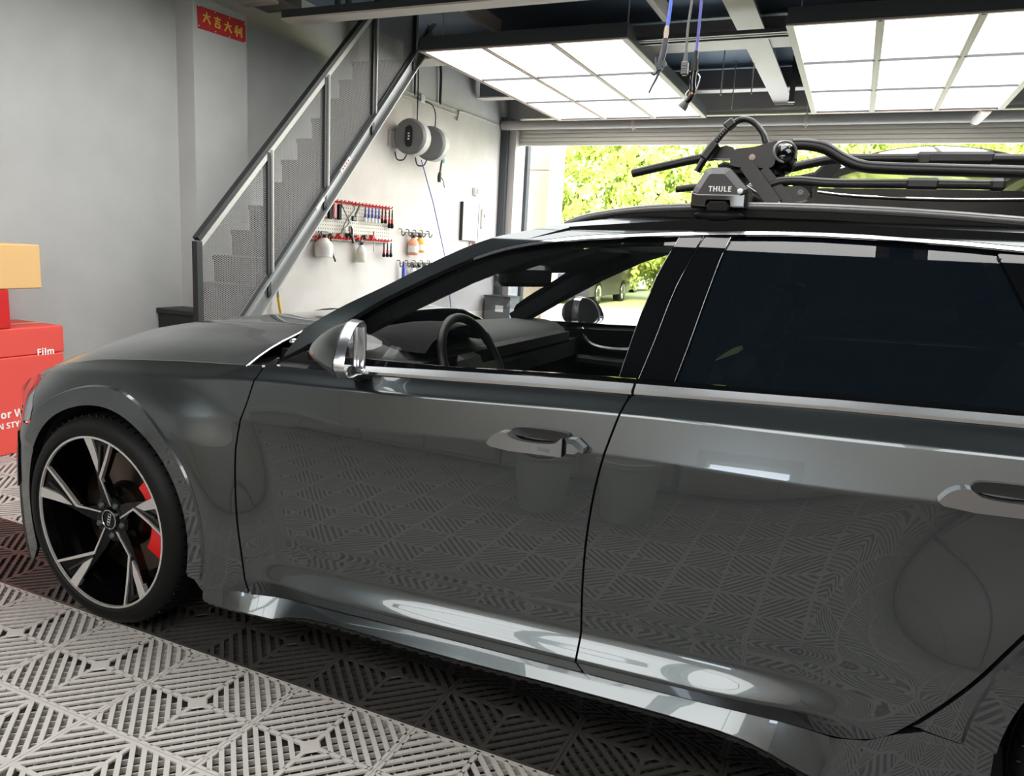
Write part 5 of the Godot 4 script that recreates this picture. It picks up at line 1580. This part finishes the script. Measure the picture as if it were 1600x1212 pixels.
func ceiling_things() -> void:
	i_beam("ceiling_beam", "wide pale steel beam running back between the two light panels", Vector3(0.724, 3.2, -2.6), Vector3(0.724, 3.2, -8.35), 0.215, 3.45)
	i_beam("ceiling_beam", "pale steel cross beam nearest the roller door", Vector3(-2.95, 3.205, -7.51), Vector3(4.95, 3.205, -7.51), 0.17, 3.45)
	i_beam("ceiling_beam", "pale steel cross beam half way along the ceiling", Vector3(-2.95, 3.215, -5.68), Vector3(4.95, 3.215, -5.68), 0.30, 3.45)
	for e in [[-1.575, "slim steel joist above the left light panel"], [0.02, "slim steel joist behind the dangling blue air hose"]]:
		var b := MB.new(); b.bar(Vector3(e[0], 3.36, -2.2), Vector3(e[0], 3.36, -5.16), 0.055, 0.12)
		solo(b, "ceiling_joist", M.steel_primer, e[1], "joist", "slim ceiling joists")
	# rails between the panels
	var rl := thing("ceiling_rail", "pair of dark rails joining the two light panels", "rail", Vector3(0.5, 3.05, -4.8))
	for z in [-4.74, -4.80, -4.88]:
		var b := MB.new(); b.bar(Vector3(-0.12, 3.06, z), Vector3(1.10, 3.06, z), 0.026, 0.03)
		part(b, "rail", M.steel_dark if z != -4.80 else M.steel_primer, rl)
	# unlit strip housing across the upper left
	var sh := thing("strip_housing", "long dark suspended strip housing with a pale underside, upper left", "light fixture", Vector3(-0.6, 3.0, -3.45))
	var b := MB.new(); b.rbox(Vector3(-0.5, 3.045, -3.45), Vector3(4.26, 0.07, 0.10), 0.004); part(b, "housing", M.steel_dark, sh)
	b = MB.new(); b.box(Vector3(-0.52, 3.004, -3.45), Vector3(4.18, 0.014, 0.155)); part(b, "underside", M.steel_primer, sh)
	for x in [-2.12, -2.02, 0.9]:
		b = MB.new(); b.bar(Vector3(x, 3.07, -3.45), Vector3(x, 3.45, -3.45), 0.035, 0.035, Vector3.RIGHT); part(b, "hanger", M.steel_dark, sh)
	# stub beam beyond the half-height wall
	var ub := thing("stub_beam", "grey beam end jutting from the wall above the red banner", "beam", Vector3(-2.93, 3.2, -3.66))
	b = MB.new(); b.rbox(Vector3(-2.935, 3.325, -3.66), Vector3(0.37, 0.25, 0.28), 0.01); part(b, "beam", mat_once("concrete", Color(0.52, 0.50, 0.48), 0.8), ub)
	b = MB.new(); b.rbox(Vector3(-2.95, 3.19, -3.50), Vector3(0.34, 0.03, 0.10), 0.006); part(b, "edge_board", M.steel_primer, ub)
	# drain pipe over the roller door
	var pp := thing("drain_pipe", "long grey pipe running above the roller door", "pipe", Vector3(0.7, 2.94, -8.32))
	b = MB.new(); b.ring([Vector3(-2.98, 3.01, -8.30), Vector3(4.9, 3.02, -8.30)], 0.062, 20); part(b, "pipe", M.pipe_grey, pp)
	for x in [-1.10, 1.0, 2.72]:
		b = MB.new(); b.ring([Vector3(x - 0.02, 3.012, -8.30), Vector3(x + 0.02, 3.012, -8.30)], 0.069, 20); b.bar(Vector3(x, 2.92, -8.28), Vector3(x, 3.4, -8.28), 0.03, 0.012, Vector3.RIGHT); part(b, "pipe_clamp", M.steel_primer, pp)
	b = MB.new(); b.ring([Vector3(2.78, 2.99, -7.80), Vector3(2.74, 2.96, -8.2)], 0.05, 14)
	solo(b, "short_pipe", M.steel_primer, "short pipe stub under the right light panel's far edge", "pipe")
	b = MB.new(); b.bar(Vector3(-0.3, 3.145, -8.28), Vector3(4.2, 3.145, -8.28), 0.025, 0.025)
	solo(b, "conduit", M.steel_pale, "thin pale conduit above the pipe over the door", "conduit")
	var dn := 0
	for e in [[-0.155, -4.62, "left light panel's right"], [1.16, -4.6, "right light panel's left"], [-1.85, -4.6, "left light panel's left"]]:
		b = MB.new(); b.ring([Vector3(e[0], 3.1, e[1]), Vector3(e[0], 3.45, e[1])], 0.006, 6)
		solo(b, "hanger_rod", M.steel_pale, "thin rod holding the %s near corner" % e[2], "rod", "rods holding the light panels")
	for e in [[0.33, -6.3], [0.62, -6.3], [0.30, -7.2]]:
		b = MB.new(); b.ring([Vector3(e[0], 2.92 if dn < 2 else 2.95, e[1]), Vector3(e[0], 3.45, e[1])], 0.007, 6)
		solo(b, "drop_rod", M.steel_pale, "%s thin pale rod hanging between the left panel and the wide beam" % ["first", "second", "last"][dn], "rod", "rods between panel and beam")
		dn += 1
	b = MB.new(); b.bar(Vector3(0.93, 2.98, -7.0), Vector3(0.93, 3.42, -7.0), 0.05, 0.05, Vector3.RIGHT); b.box(Vector3(0.93, 2.975, -7.0), Vector3(0.07, 0.012, 0.07))
	solo(b, "drop_post", M.steel_dark, "short dark steel post beside the wide beam's far end", "post")
	dangling()
	# banner on the pillar
	var sg := thing("banner", "red banner with four gold Chinese characters on the grey pillar", "sign", Vector3(-2.83, 2.79, -2.98))
	var x := -2.829
	b = MB.new()
	b.box(Vector3(x + 0.002, 2.868, -2.98), Vector3(0.004, 0.155, 0.478), Basis(Vector3.RIGHT, deg_to_rad(2.0)))
	part(b, "cloth", mat_once("banner_red", Color(0.72, 0.13, 0.16), 0.55), sg)
	var da := [[0.1, 0.62, 0.9, 0.66], [0.52, 0.95, 0.48, 0.62], [0.48, 0.62, 0.12, 0.08], [0.5, 0.62, 0.9, 0.08]]
	var ji := [[0.12, 0.78, 0.88, 0.8], [0.5, 0.95, 0.5, 0.56], [0.22, 0.56, 0.78, 0.57], [0.27, 0.38, 0.27, 0.06], [0.27, 0.38, 0.75, 0.38], [0.75, 0.38, 0.74, 0.06], [0.27, 0.1, 0.74, 0.1]]
	var li := [[0.50, 0.93, 0.18, 0.82], [0.08, 0.64, 0.58, 0.66], [0.34, 0.86, 0.34, 0.04], [0.33, 0.62, 0.06, 0.3], [0.36, 0.55, 0.56, 0.38], [0.7, 0.8, 0.7, 0.3], [0.9, 0.95, 0.9, 0.1], [0.9, 0.1, 0.78, 0.16]]
	var chars := [da, ji, da, li]
	for k in 4:
		b = MB.new()
		var s := 0.086
		for q in chars[k]:
			var f := func(u: float, w: float) -> Vector3: return Vector3(x + 0.005, 2.825 + w * s, -2.782 - 0.105 * k - u * s) + Vector3(0, 0.0035 * (1.5 - k), 0)
			var p: Vector3 = f.call(q[0], q[1]); var r: Vector3 = f.call(q[2], q[3])
			b.bar(p, r, 0.0125 if absf(q[1] - q[3]) > 0.1 else 0.010, 0.002, Vector3.RIGHT)
		part(b, "character", M.gold, sg)
	for e in [[-2.75, 2.935], [-2.75, 2.80], [-3.21, 2.935], [-3.21, 2.80], [-2.91, 2.935], [-3.05, 2.935], [-2.91, 2.80], [-3.05, 2.80]]:
		b = MB.new(); b.ball(Vector3(x + 0.005, e[1], e[0]), Vector3(0.003, 0.005, 0.005), 8, 5)
		part(b, "nail", M.white_print, sg)

func dangling() -> void:
	var z := -1.5
	var t := thing("air_gun", "dark air gun with a thin nozzle hanging on a blue hose", "air gun", Vector3(0.96, 1.97, z))
	var b := MB.new()
	b.ring(curve([Vector3(0.972, 3.45, z), Vector3(0.966, 2.8, z), Vector3(0.967, 2.32, z), Vector3(0.960, 2.21, z)], 5), 0.0065, 10); part(b, "hose", mat_once("hose_blue", Color(0.30, 0.40, 0.80), 0.35), t)
	b = MB.new(); b.ring([Vector3(0.960, 2.215, z), Vector3(0.959, 2.19, z), Vector3(0.958, 2.165, z)], [0.008, 0.010, 0.008], 10); part(b, "fitting", M.alu, t)
	b = MB.new(); b.ring(curve([Vector3(0.958, 2.168, z), Vector3(0.954, 2.12, z), Vector3(0.945, 2.075, z), Vector3(0.946, 2.05, z)], 3), 0.0125, 10); b.bar(Vector3(0.93, 2.066, z), Vector3(0.968, 2.076, z), 0.02, 0.018)
	part(b, "body", M.steel_dark, t)
	b = MB.new(); b.ring(curve([Vector3(0.955, 2.08, z), Vector3(0.94, 2.055, z), Vector3(0.926, 2.035, z), Vector3(0.912, 2.042, z)], 3), 0.005, 8)
	b.ring(curve([Vector3(0.925, 2.10, z), Vector3(0.93, 2.07, z), Vector3(0.938, 2.05, z)], 3), 0.005, 8); part(b, "trigger", M.steel_dark, t)
	b = MB.new(); b.ring(curve([Vector3(0.945, 2.052, z), Vector3(0.934, 2.02, z), Vector3(0.919, 1.99, z), Vector3(0.908, 1.965, z)], 3), [0.006, 0.005, 0.005, 0.005, 0.0045, 0.0045, 0.004, 0.004, 0.004, 0.003], 8); part(b, "nozzle", M.steel_dark, t)
	t = thing("plug_lead", "grey cable ending in a square plug, hanging between the two air guns", "cable", Vector3(1.045, 2.02, z))
	b = MB.new(); b.ring(curve([Vector3(1.05, 3.45, z), Vector3(1.043, 2.8, z), Vector3(1.046, 2.4, z), Vector3(1.049, 2.30, z), Vector3(1.043, 2.2, z), Vector3(1.045, 2.10, z)], 5), 0.005, 8); part(b, "lead", M.grey_plastic, t)
	b = MB.new(); b.rbox(Vector3(1.045, 2.052, z), Vector3(0.026, 0.052, 0.03), 0.005); b.ring([Vector3(1.045, 2.115, z), Vector3(1.045, 2.075, z)], [0.006, 0.010], 8); part(b, "plug", M.grey_plastic, t)
	b = MB.new()
	for k in 3: b.box(Vector3(1.045, 2.062 - 0.010 * k, z + 0.0155), Vector3(0.018, 0.003, 0.002))
	part(b, "plug_slot", M.black_gloss, t)
	t = thing("polish_gun", "black grip tool with a cup end hanging on a violet hose", "air gun", Vector3(1.08, 1.9, z))
	b = MB.new(); b.ring(curve([Vector3(1.097, 3.45, z), Vector3(1.088, 2.6, z), Vector3(1.086, 2.2, z), Vector3(1.084, 2.11, z)], 5), 0.0055, 10); part(b, "hose", mat_once("hose_violet", Color(0.32, 0.31, 0.62), 0.35), t)
	b = MB.new(); b.ring([Vector3(1.084, 2.115, z), Vector3(1.083, 2.085, z)], 0.009, 10); b.ring([Vector3(1.083, 2.085, z), Vector3(1.082, 2.055, z), Vector3(1.082, 2.04, z)], [0.012, 0.015, 0.018], 12); part(b, "collar", M.black_plastic, t)
	b = MB.new(); b.ring(curve([Vector3(1.082, 2.045, z), Vector3(1.081, 2.0, z), Vector3(1.084, 1.97, z), Vector3(1.078, 1.945, z), Vector3(1.062, 1.925, z)], 4), 0.0145, 12, 0.8); part(b, "grip", M.black_gloss, t)
	b = MB.new(); b.ring(curve([Vector3(1.098, 2.03, z), Vector3(1.108, 2.015, z), Vector3(1.102, 1.985, z), Vector3(1.092, 1.96, z)], 3), 0.003, 8); b.ring(curve([Vector3(1.07, 1.97, z), Vector3(1.058, 1.955, z), Vector3(1.064, 1.94, z)], 3), 0.003, 8); part(b, "lever", M.satin, t)
	b = MB.new(); b.ring([Vector3(1.066, 1.93, z), Vector3(1.056, 1.915, z), Vector3(1.046, 1.902, z)], [0.010, 0.017, 0.020], 14); part(b, "cup", M.grey_plastic, t)
	b = MB.new(); b.ball(Vector3(1.084, 1.955, z + 0.012), Vector3(0.005, 0.005, 0.004), 8, 5); part(b, "knob", mat_once("orange_knob", Color(0.9, 0.5, 0.1), 0.4), t)

# ------------------------------------------------------------------ beyond the roller door
func outside() -> void:
	mat("pavement", Color(0.66, 0.65, 0.62), 0.85)
	mat("leaf", Color(0.62, 0.67, 0.33), 0.6)
	M.leaf.backlight_enabled = true; M.leaf.backlight = Color(0.55, 0.60, 0.28)
	mat("bark", Color(0.50, 0.44, 0.36), 0.9)
	mat("render_tan", Color(0.88, 0.79, 0.66), 0.8)
	struct(slab_of(-40, 30, -0.12, -0.03, -48, -8.7), "pavement", M.pavement)
	struct(slab_of(-40, 30, -0.12, -0.03, 4.8, 20), "pavement", M.pavement)
	var g := slab_of(-40, 30, -0.03, 0.03, -48, -16.0)
	struct(g, "grass_verge", mat_once("grass", Color(0.62, 0.64, 0.36), 0.9))
	struct(slab_of(-40, 30, -0.03, 0.06, -16.0, -15.8), "kerb", M.wall_warm)
	var cl := thing("gate_pillar", "tan rendered pillar just outside the roller door", "pillar", Vector3(-2.85, 0, -9.4))
	for k in 3:
		var b := MB.new(); b.rbox(Vector3(-2.87, 0.85 + 0.835 * (k * 2 - 1) if false else 0.62 + 1.255 * k, -9.42), Vector3(0.62, 1.245, 0.62), 0.006)
		part(b, "facing_slab", M.render_tan, cl)
	var post := MB.new(); post.box(Vector3(-2.78, 1.4, -8.78), Vector3(0.05, 2.8, 0.10))
	solo(post, "door_track", M.steel_dark, "dark vertical door track at the opening's left edge", "track")
	# trees
	var leaf := MB.new()
	for k in 6:
		var a := TAU * k / 6.0
		var d := Vector3(cos(a), 0.35 * sin(a * 2.0) + 0.2, sin(a)).normalized()
		var s := d.cross(Vector3.UP).normalized() * 0.055
		var n := s.cross(d).normalized() * 0.012
		var p := d * 0.03; var q := d * 0.11 + n; var r := d * 0.20
		leaf.tri(p, q + s, r); leaf.tri(p, r, q - s)
	var lm := leaf.mesh()
	var rng := RandomNumberGenerator.new(); rng.seed = 71
	var spots := [[-9.5, -21.0, 2.6, 3.2], [-6.2, -22.5, 2.7, 3.4], [-3.4, -21.5, 2.5, 3.1], [-0.6, -22.8, 2.7, 3.5], [2.4, -21.6, 2.6, 3.3], [5.6, -22.4, 2.7, 3.3]]
	var says := ["leftmost leafy tree beyond the door, beside the tan pillar", "leafy tree behind the parked hatchback", "leafy tree seen above the car's roof rail", "leafy tree seen behind the roof bar's foot", "leafy tree seen between the bicycle carriers' arms", "rightmost leafy tree beyond the door"]
	for k in spots.size():
		var e: Array = spots[k]
		var t := thing("leafy_tree", says[k], "tree", Vector3(e[0], 0, e[1]), "trees beyond the roller door")
		var tb := MB.new()
		tb.ring([Vector3(e[0], -0.02, e[1]), Vector3(e[0] + 0.05, 1.0, e[1]), Vector3(e[0], 2.2, e[1]), Vector3(e[0] - 0.1, 3.6, e[1])], [0.17, 0.13, 0.11, 0.05], 10)
		for j in 5:
			var a := TAU * j / 5.0 + k
			tb.ring([Vector3(e[0], 1.5 + 0.25 * j, e[1]), Vector3(e[0] + cos(a) * 0.9, 2.2 + 0.3 * j, e[1] + sin(a) * 0.9), Vector3(e[0] + cos(a) * 1.7, 2.6 + 0.35 * j, e[1] + sin(a) * 1.7)], [0.06, 0.045, 0.02], 6)
		part(tb, "trunk", M.bark, t)
		var mm := MultiMesh.new()
		mm.transform_format = MultiMesh.TRANSFORM_3D; mm.mesh = lm
		mm.instance_count = 2600
		for q in 2600:
			var v := Vector3(rng.randf_range(-1, 1), rng.randf_range(-1, 1), rng.randf_range(-1, 1))
			while v.length() > 1 or v.length() < 0.45: v = Vector3(rng.randf_range(-1, 1), rng.randf_range(-1, 1), rng.randf_range(-1, 1))
			v *= 1.0 + 0.18 * sin(v.x * 9.0 + k) * cos(v.y * 8.0) * sin(v.z * 7.0 + 1.0)
			var bs := Basis.from_euler(Vector3(rng.randf_range(0, TAU), rng.randf_range(0, TAU), rng.randf_range(0, TAU))).scaled(Vector3.ONE * rng.randf_range(0.8, 1.5))
			mm.set_instance_transform(q, Transform3D(bs, Vector3(0, e[3] - 0.2, 0) + v * Vector3(e[2] * 0.85, e[3] - 0.45, e[2] * 0.8)))
		var o := MultiMeshInstance3D.new()
		o.name = "crown"; o.multimesh = mm; o.material_override = M.leaf
		o.set_meta("kind", "stuff")
		t.add_child(o, true)
	far_car(Vector3(-5.15, 0.03, -18.5), "parked_car", "black hatchback parked across the street, seen through the front window", mat_once("far_black", Color(0.20, 0.19, 0.18), 0.2), 3.75, 1.68, 1.42)
	far_car(Vector3(-6.4, 0.03, -27.0), "parked_car", "white car parked behind the tree trunk, seen through the front window", mat_once("far_white", Color(0.92, 0.92, 0.92), 0.2), 4.4, 1.75, 1.45)

func far_car(at: Vector3, called: String, label: String, body: Material, len_: float, w: float, h: float) -> void:
	# drives towards +z; profile in (z, y)
	var t := thing(called, label, "car", at)
	var L := len_ / 2
	var xf := Transform3D(Basis(Vector3(0, 0, 1), Vector3(0, 1, 0), Vector3(-1, 0, 0)), at)     # local x -> z, local z -> -x
	var b := MB.new()
	b.prism(curve2([Vector2(-L, 0.35), Vector2(-L, 0.85), Vector2(-L + 0.1, 0.95), Vector2(L - 1.0, 0.95), Vector2(L - 0.15, 0.80), Vector2(L, 0.6), Vector2(L, 0.28), Vector2(L - 0.1, 0.22), Vector2(-L + 0.1, 0.22)], 3), -w / 2, w / 2, xf, 0.06)
	part(b, "body", body, t)
	b = MB.new()
	b.prism(xy([-L + 0.05, 0.93, -L + 0.22, h - 0.08, -L + 0.5, h, L - 1.75, h, L - 1.45, h - 0.06, L - 0.95, 0.93]), -w / 2 + 0.10, w / 2 - 0.10, xf, 0.05)
	part(b, "cabin", body, t)
	for s in [-1.0, 1.0]:
		b = MB.new()
		var g := xy([-L + 0.25, 0.97, -L + 0.36, h - 0.13, L - 1.72, h - 0.13, L - 1.12, 0.97])
		b.prism(g, s * (w / 2 - 0.105), s * (w / 2 - 0.085), xf)
		part(b, "side_window", M.black_gloss, t)
		for z in [-L + 0.72, L - 0.75]:
			b = MB.new()
			var wx := Transform3D(Basis(Vector3(0, 0, 1), Vector3(s, 0, 0), Vector3(0, s, 0)), at + Vector3(s * (w / 2 - 0.10), 0.29, z))
			b.lathe([Vector2(0.2, -0.1), Vector2(0.32, -0.1), Vector2(0.32, 0.10), Vector2(0.22, 0.115)], 24, wx)
			part(b, "tyre", M.black_rubber, t)
			b = MB.new()
			b.lathe([Vector2(0.22, 0.09), Vector2(0.21, 0.118), Vector2(0.19, 0.105), Vector2(0.0, 0.09)], 20, wx)
			part(b, "wheel_rim", M.satin, t)
		b = MB.new(); b.ball(at + Vector3(s * (w / 2 - 0.28), 0.74, L - 0.16), Vector3(0.15, 0.12, 0.10), 14, 8); part(b, "headlamp", M.lamp_glass, t)
		b = MB.new(); b.ball(at + Vector3(s * (w / 2 - 0.30), 0.42, L - 0.03), Vector3(0.09, 0.09, 0.05), 12, 8); part(b, "fog_lamp", M.lamp_glass, t)
		b = MB.new(); b.rbox(at + Vector3(s * (w / 2 + 0.08), 0.98, L - 1.35), Vector3(0.18, 0.13, 0.12), 0.03); part(b, "door_mirror", body, t)
	b = MB.new(); b.prism(xy([-w / 2 + 0.25, 0.97, w / 2 - 0.25, 0.97, w / 2 - 0.34, h - 0.10, -w / 2 + 0.34, h - 0.10]), 0.0, 0.01, Transform3D(Basis(Vector3(1, 0, 0), Vector3(0, 0.78, -0.62), Vector3(0, 0.62, 0.78)), at + Vector3(0, 0.22, L - 0.30)))
	part(b, "windscreen", M.black_gloss, t)
	b = MB.new(); b.rbox(at + Vector3(0, 0.52, L - 0.02), Vector3(w * 0.55, 0.16, 0.06), 0.02); part(b, "grille", M.black_gloss, t)
	b = MB.new()
	b.bar(at + Vector3(-w * 0.3, 0.60, L + 0.01), at + Vector3(w * 0.3, 0.60, L + 0.01), 0.02, 0.025); b.bar(at + Vector3(-w * 0.3, 0.44, L + 0.01), at + Vector3(w * 0.3, 0.44, L + 0.01), 0.02, 0.025)
	part(b, "grille_bar", M.satin, t)

# ------------------------------------------------------------------ what else stands in the garage
func extras() -> void:
	# cartons by the left wall
	var red_c: StandardMaterial3D = mat("carton_red", Color(0.86, 0.30, 0.26), 0.65)
	mat("carton_tan", Color(0.86, 0.70, 0.47), 0.75)
	var side := Basis(Vector3(0, 0, -1), Vector3(0, 1, 0), Vector3(1, 0, 0))
	carton("carton", "large red carton with white lettering, lowest of the stack at the left edge", Vector3(-2.775, 0.0, -1.04), Vector3(0.44, 0.56, 0.70), red_c, "cartons stacked at the left edge")
	var c1: Node3D = get_child(get_child_count() - 1)
	lettering("Color Wrap", 0.060, 0.002, Transform3D(side, Vector3(-2.553, 0.237, -1.06)), "lettering", M.white_print, c1)
	lettering("IN STYLE", 0.046, 0.002, Transform3D(side, Vector3(-2.553, 0.172, -1.05)), "lettering", M.white_print, c1)
	carton("carton", "red carton lettered in white on top of the large red one", Vector3(-2.775, 0.5625, -1.05), Vector3(0.43, 0.16, 0.70), red_c, "cartons stacked at the left edge")
	c1 = get_child(get_child_count() - 1)
	lettering("Film", 0.052, 0.002, Transform3D(side, Vector3(-2.558, 0.575, -1.28)), "lettering", M.white_print, c1)
	carton("carton", "small bright red carton under the tan one at the left edge", Vector3(-2.76, 0.7250, -0.80), Vector3(0.40, 0.22, 0.58), M.red, "cartons stacked at the left edge")
	carton("carton", "tan cardboard carton topping the stack at the left edge", Vector3(-2.765, 0.9470, -0.94), Vector3(0.42, 0.25, 0.68), M.carton_tan, "cartons stacked at the left edge")
	# a tall black van pointing at us beyond the car
	var v := thing("black_van", "tall black van beyond the car, its bright-reflecting roof above the bicycle carriers", "van", Vector3(2.12, 0, -5.1))
	var b := MB.new()
	b.prism(curve2([Vector2(1.30, 0.35), Vector2(1.28, 1.3), Vector2(1.36, 1.72), Vector2(1.45, 1.755), Vector2(2.79, 1.755), Vector2(2.88, 1.72), Vector2(2.96, 1.3), Vector2(2.94, 0.35)], 2), -7.2, -3.15, Transform3D(), 0.05)
	part(b, "body", M.black_gloss, v)
	b = MB.new()
	var rows := []
	for i in 15:
		var t := i / 14.0
		var row := []
		for j in 17:
			var u := (j / 16.0) * 2 - 1
			var y := 1.965 - 0.115 * u * u + 0.15 * sin(minf(t * 3.6, 1.0) * PI / 2)
			row.append(Vector3(2.12 + 0.58 * u, y, lerpf(-3.22, -6.9, t)))
		rows.append(row)
	b.sheet(rows, true)
	var lower := []
	for row in rows:
		var q := []
		for p in row: q.append(p - Vector3(0, 0.045, 0))
		lower.append(q)
	b.sheet(lower)
	b.sheet([lower[0], rows[0]], false)
	part(b, "roof", M.black_gloss, v)
	b = MB.new()
	for s in [-1.0, 1.0]:
		b.bar(Vector3(2.12 + s * 0.55, 1.91, -3.26), Vector3(2.12 + s * 0.70, 1.74, -3.2), 0.09, 0.07)
		b.bar(Vector3(2.12 + s * 0.55, 1.91, -6.85), Vector3(2.12 + s * 0.70, 1.74, -6.9), 0.12, 0.08)
		b.bar(Vector3(2.12 + s * 0.56, 1.91, -3.26), Vector3(2.12 + s * 0.56, 1.90, -6.85), 0.05, 0.05)
		b.bar(Vector3(2.12 + s * 0.56, 1.91, -5.0), Vector3(2.12 + s * 0.70, 1.74, -5.0), 0.10, 0.06)
	part(b, "pillar", M.black_plastic, v)
	b = MB.new(); b.prism(xy([1.44, 1.755, 2.80, 1.755, 2.66, 1.90, 2.12, 1.955, 1.58, 1.90]), -3.24, -3.235); part(b, "windscreen", M.glass_screen, v)
	b = MB.new(); b.ring(curve([Vector3(1.50, 1.735, -3.14), Vector3(1.7, 1.715, -3.12), Vector3(2.12, 1.705, -3.11), Vector3(2.55, 1.715, -3.12), Vector3(2.76, 1.735, -3.14)], 4), 0.008, 8); part(b, "chrome_strip", M.chrome, v)
	for s in [-1.0, 1.0]:
		for z in [-3.9, -6.4]:
			b = MB.new()
			b.lathe([Vector2(0.2, -0.12), Vector2(0.36, -0.12), Vector2(0.36, 0.10), Vector2(0.0, 0.10)], 24, Transform3D(Basis(Vector3(0, 0, 1), Vector3(s, 0, 0), Vector3(0, s, 0)), Vector3(2.12 + s * 0.72, 0.345, z)))
			part(b, "wheel", M.black_rubber, v)
	# behind the camera: the white tubs that the doors mirror
	for e in [[0.40, 1.80, "white plastic tub behind the camera, mirrored in the front door"], [0.82, 1.86, "second white plastic tub behind the camera, mirrored in the rear door"]]:
		var t := thing("tub", e[2], "tub", Vector3(e[0], 0, e[1]), "tubs behind the camera")
		b = MB.new()
		b.lathe([Vector2(0, 0.0), Vector2(0.115, 0.0), Vector2(0.12, 0.008), Vector2(0.15, 0.30)], 28, Transform3D(Basis(), Vector3(e[0], 0, e[1])))
		b.lathe([Vector2(0.15, 0.285), Vector2(0.162, 0.29), Vector2(0.162, 0.315), Vector2(0.146, 0.315)], 28, Transform3D(Basis(), Vector3(e[0], 0, e[1])))
		part(b, "body", M.white_plastic, t)
	# low pale cupboards along the side behind the camera
	for k in 5:
		var x := -1.6 + 1.02 * k
		var t := thing("low_cupboard", "%s pale low cupboard behind the camera, mirrored in the car's doors" % ["first", "second", "third", "fourth", "fifth"][k], "cupboard", Vector3(x, 0, 2.55), "cupboards behind the camera")
		b = MB.new(); b.rbox(Vector3(x, 0.46, 2.55), Vector3(1.0, 0.88, 0.5), 0.006); part(b, "body", M.wall_grey, t)
		b = MB.new(); b.rbox(Vector3(x, 0.905, 2.54), Vector3(1.01, 0.03, 0.54), 0.005); part(b, "top", M.steel_primer, t)
		for sx in [-0.25, 0.25]:
			b = MB.new(); b.rbox(Vector3(x + sx, 0.46, 2.292), Vector3(0.48, 0.82, 0.018), 0.004); part(b, "door", M.wall_warm, t)

func carton(called: String, label: String, base: Vector3, s: Vector3, m: Material, group: String) -> void:
	var t := thing(called, label, "carton", base, group)
	var b := MB.new(); b.rbox(base + Vector3(0, s.y / 2, 0), s, 0.006)
	part(b, "box", m, t)
	b = MB.new()
	b.box(base + Vector3(0, s.y * 0.5, 0), Vector3(0.05, s.y + 0.0006, s.z + 0.003))
	part(b, "tape", mat_once("tape", Color(0.80, 0.62, 0.50), 0.35), t)
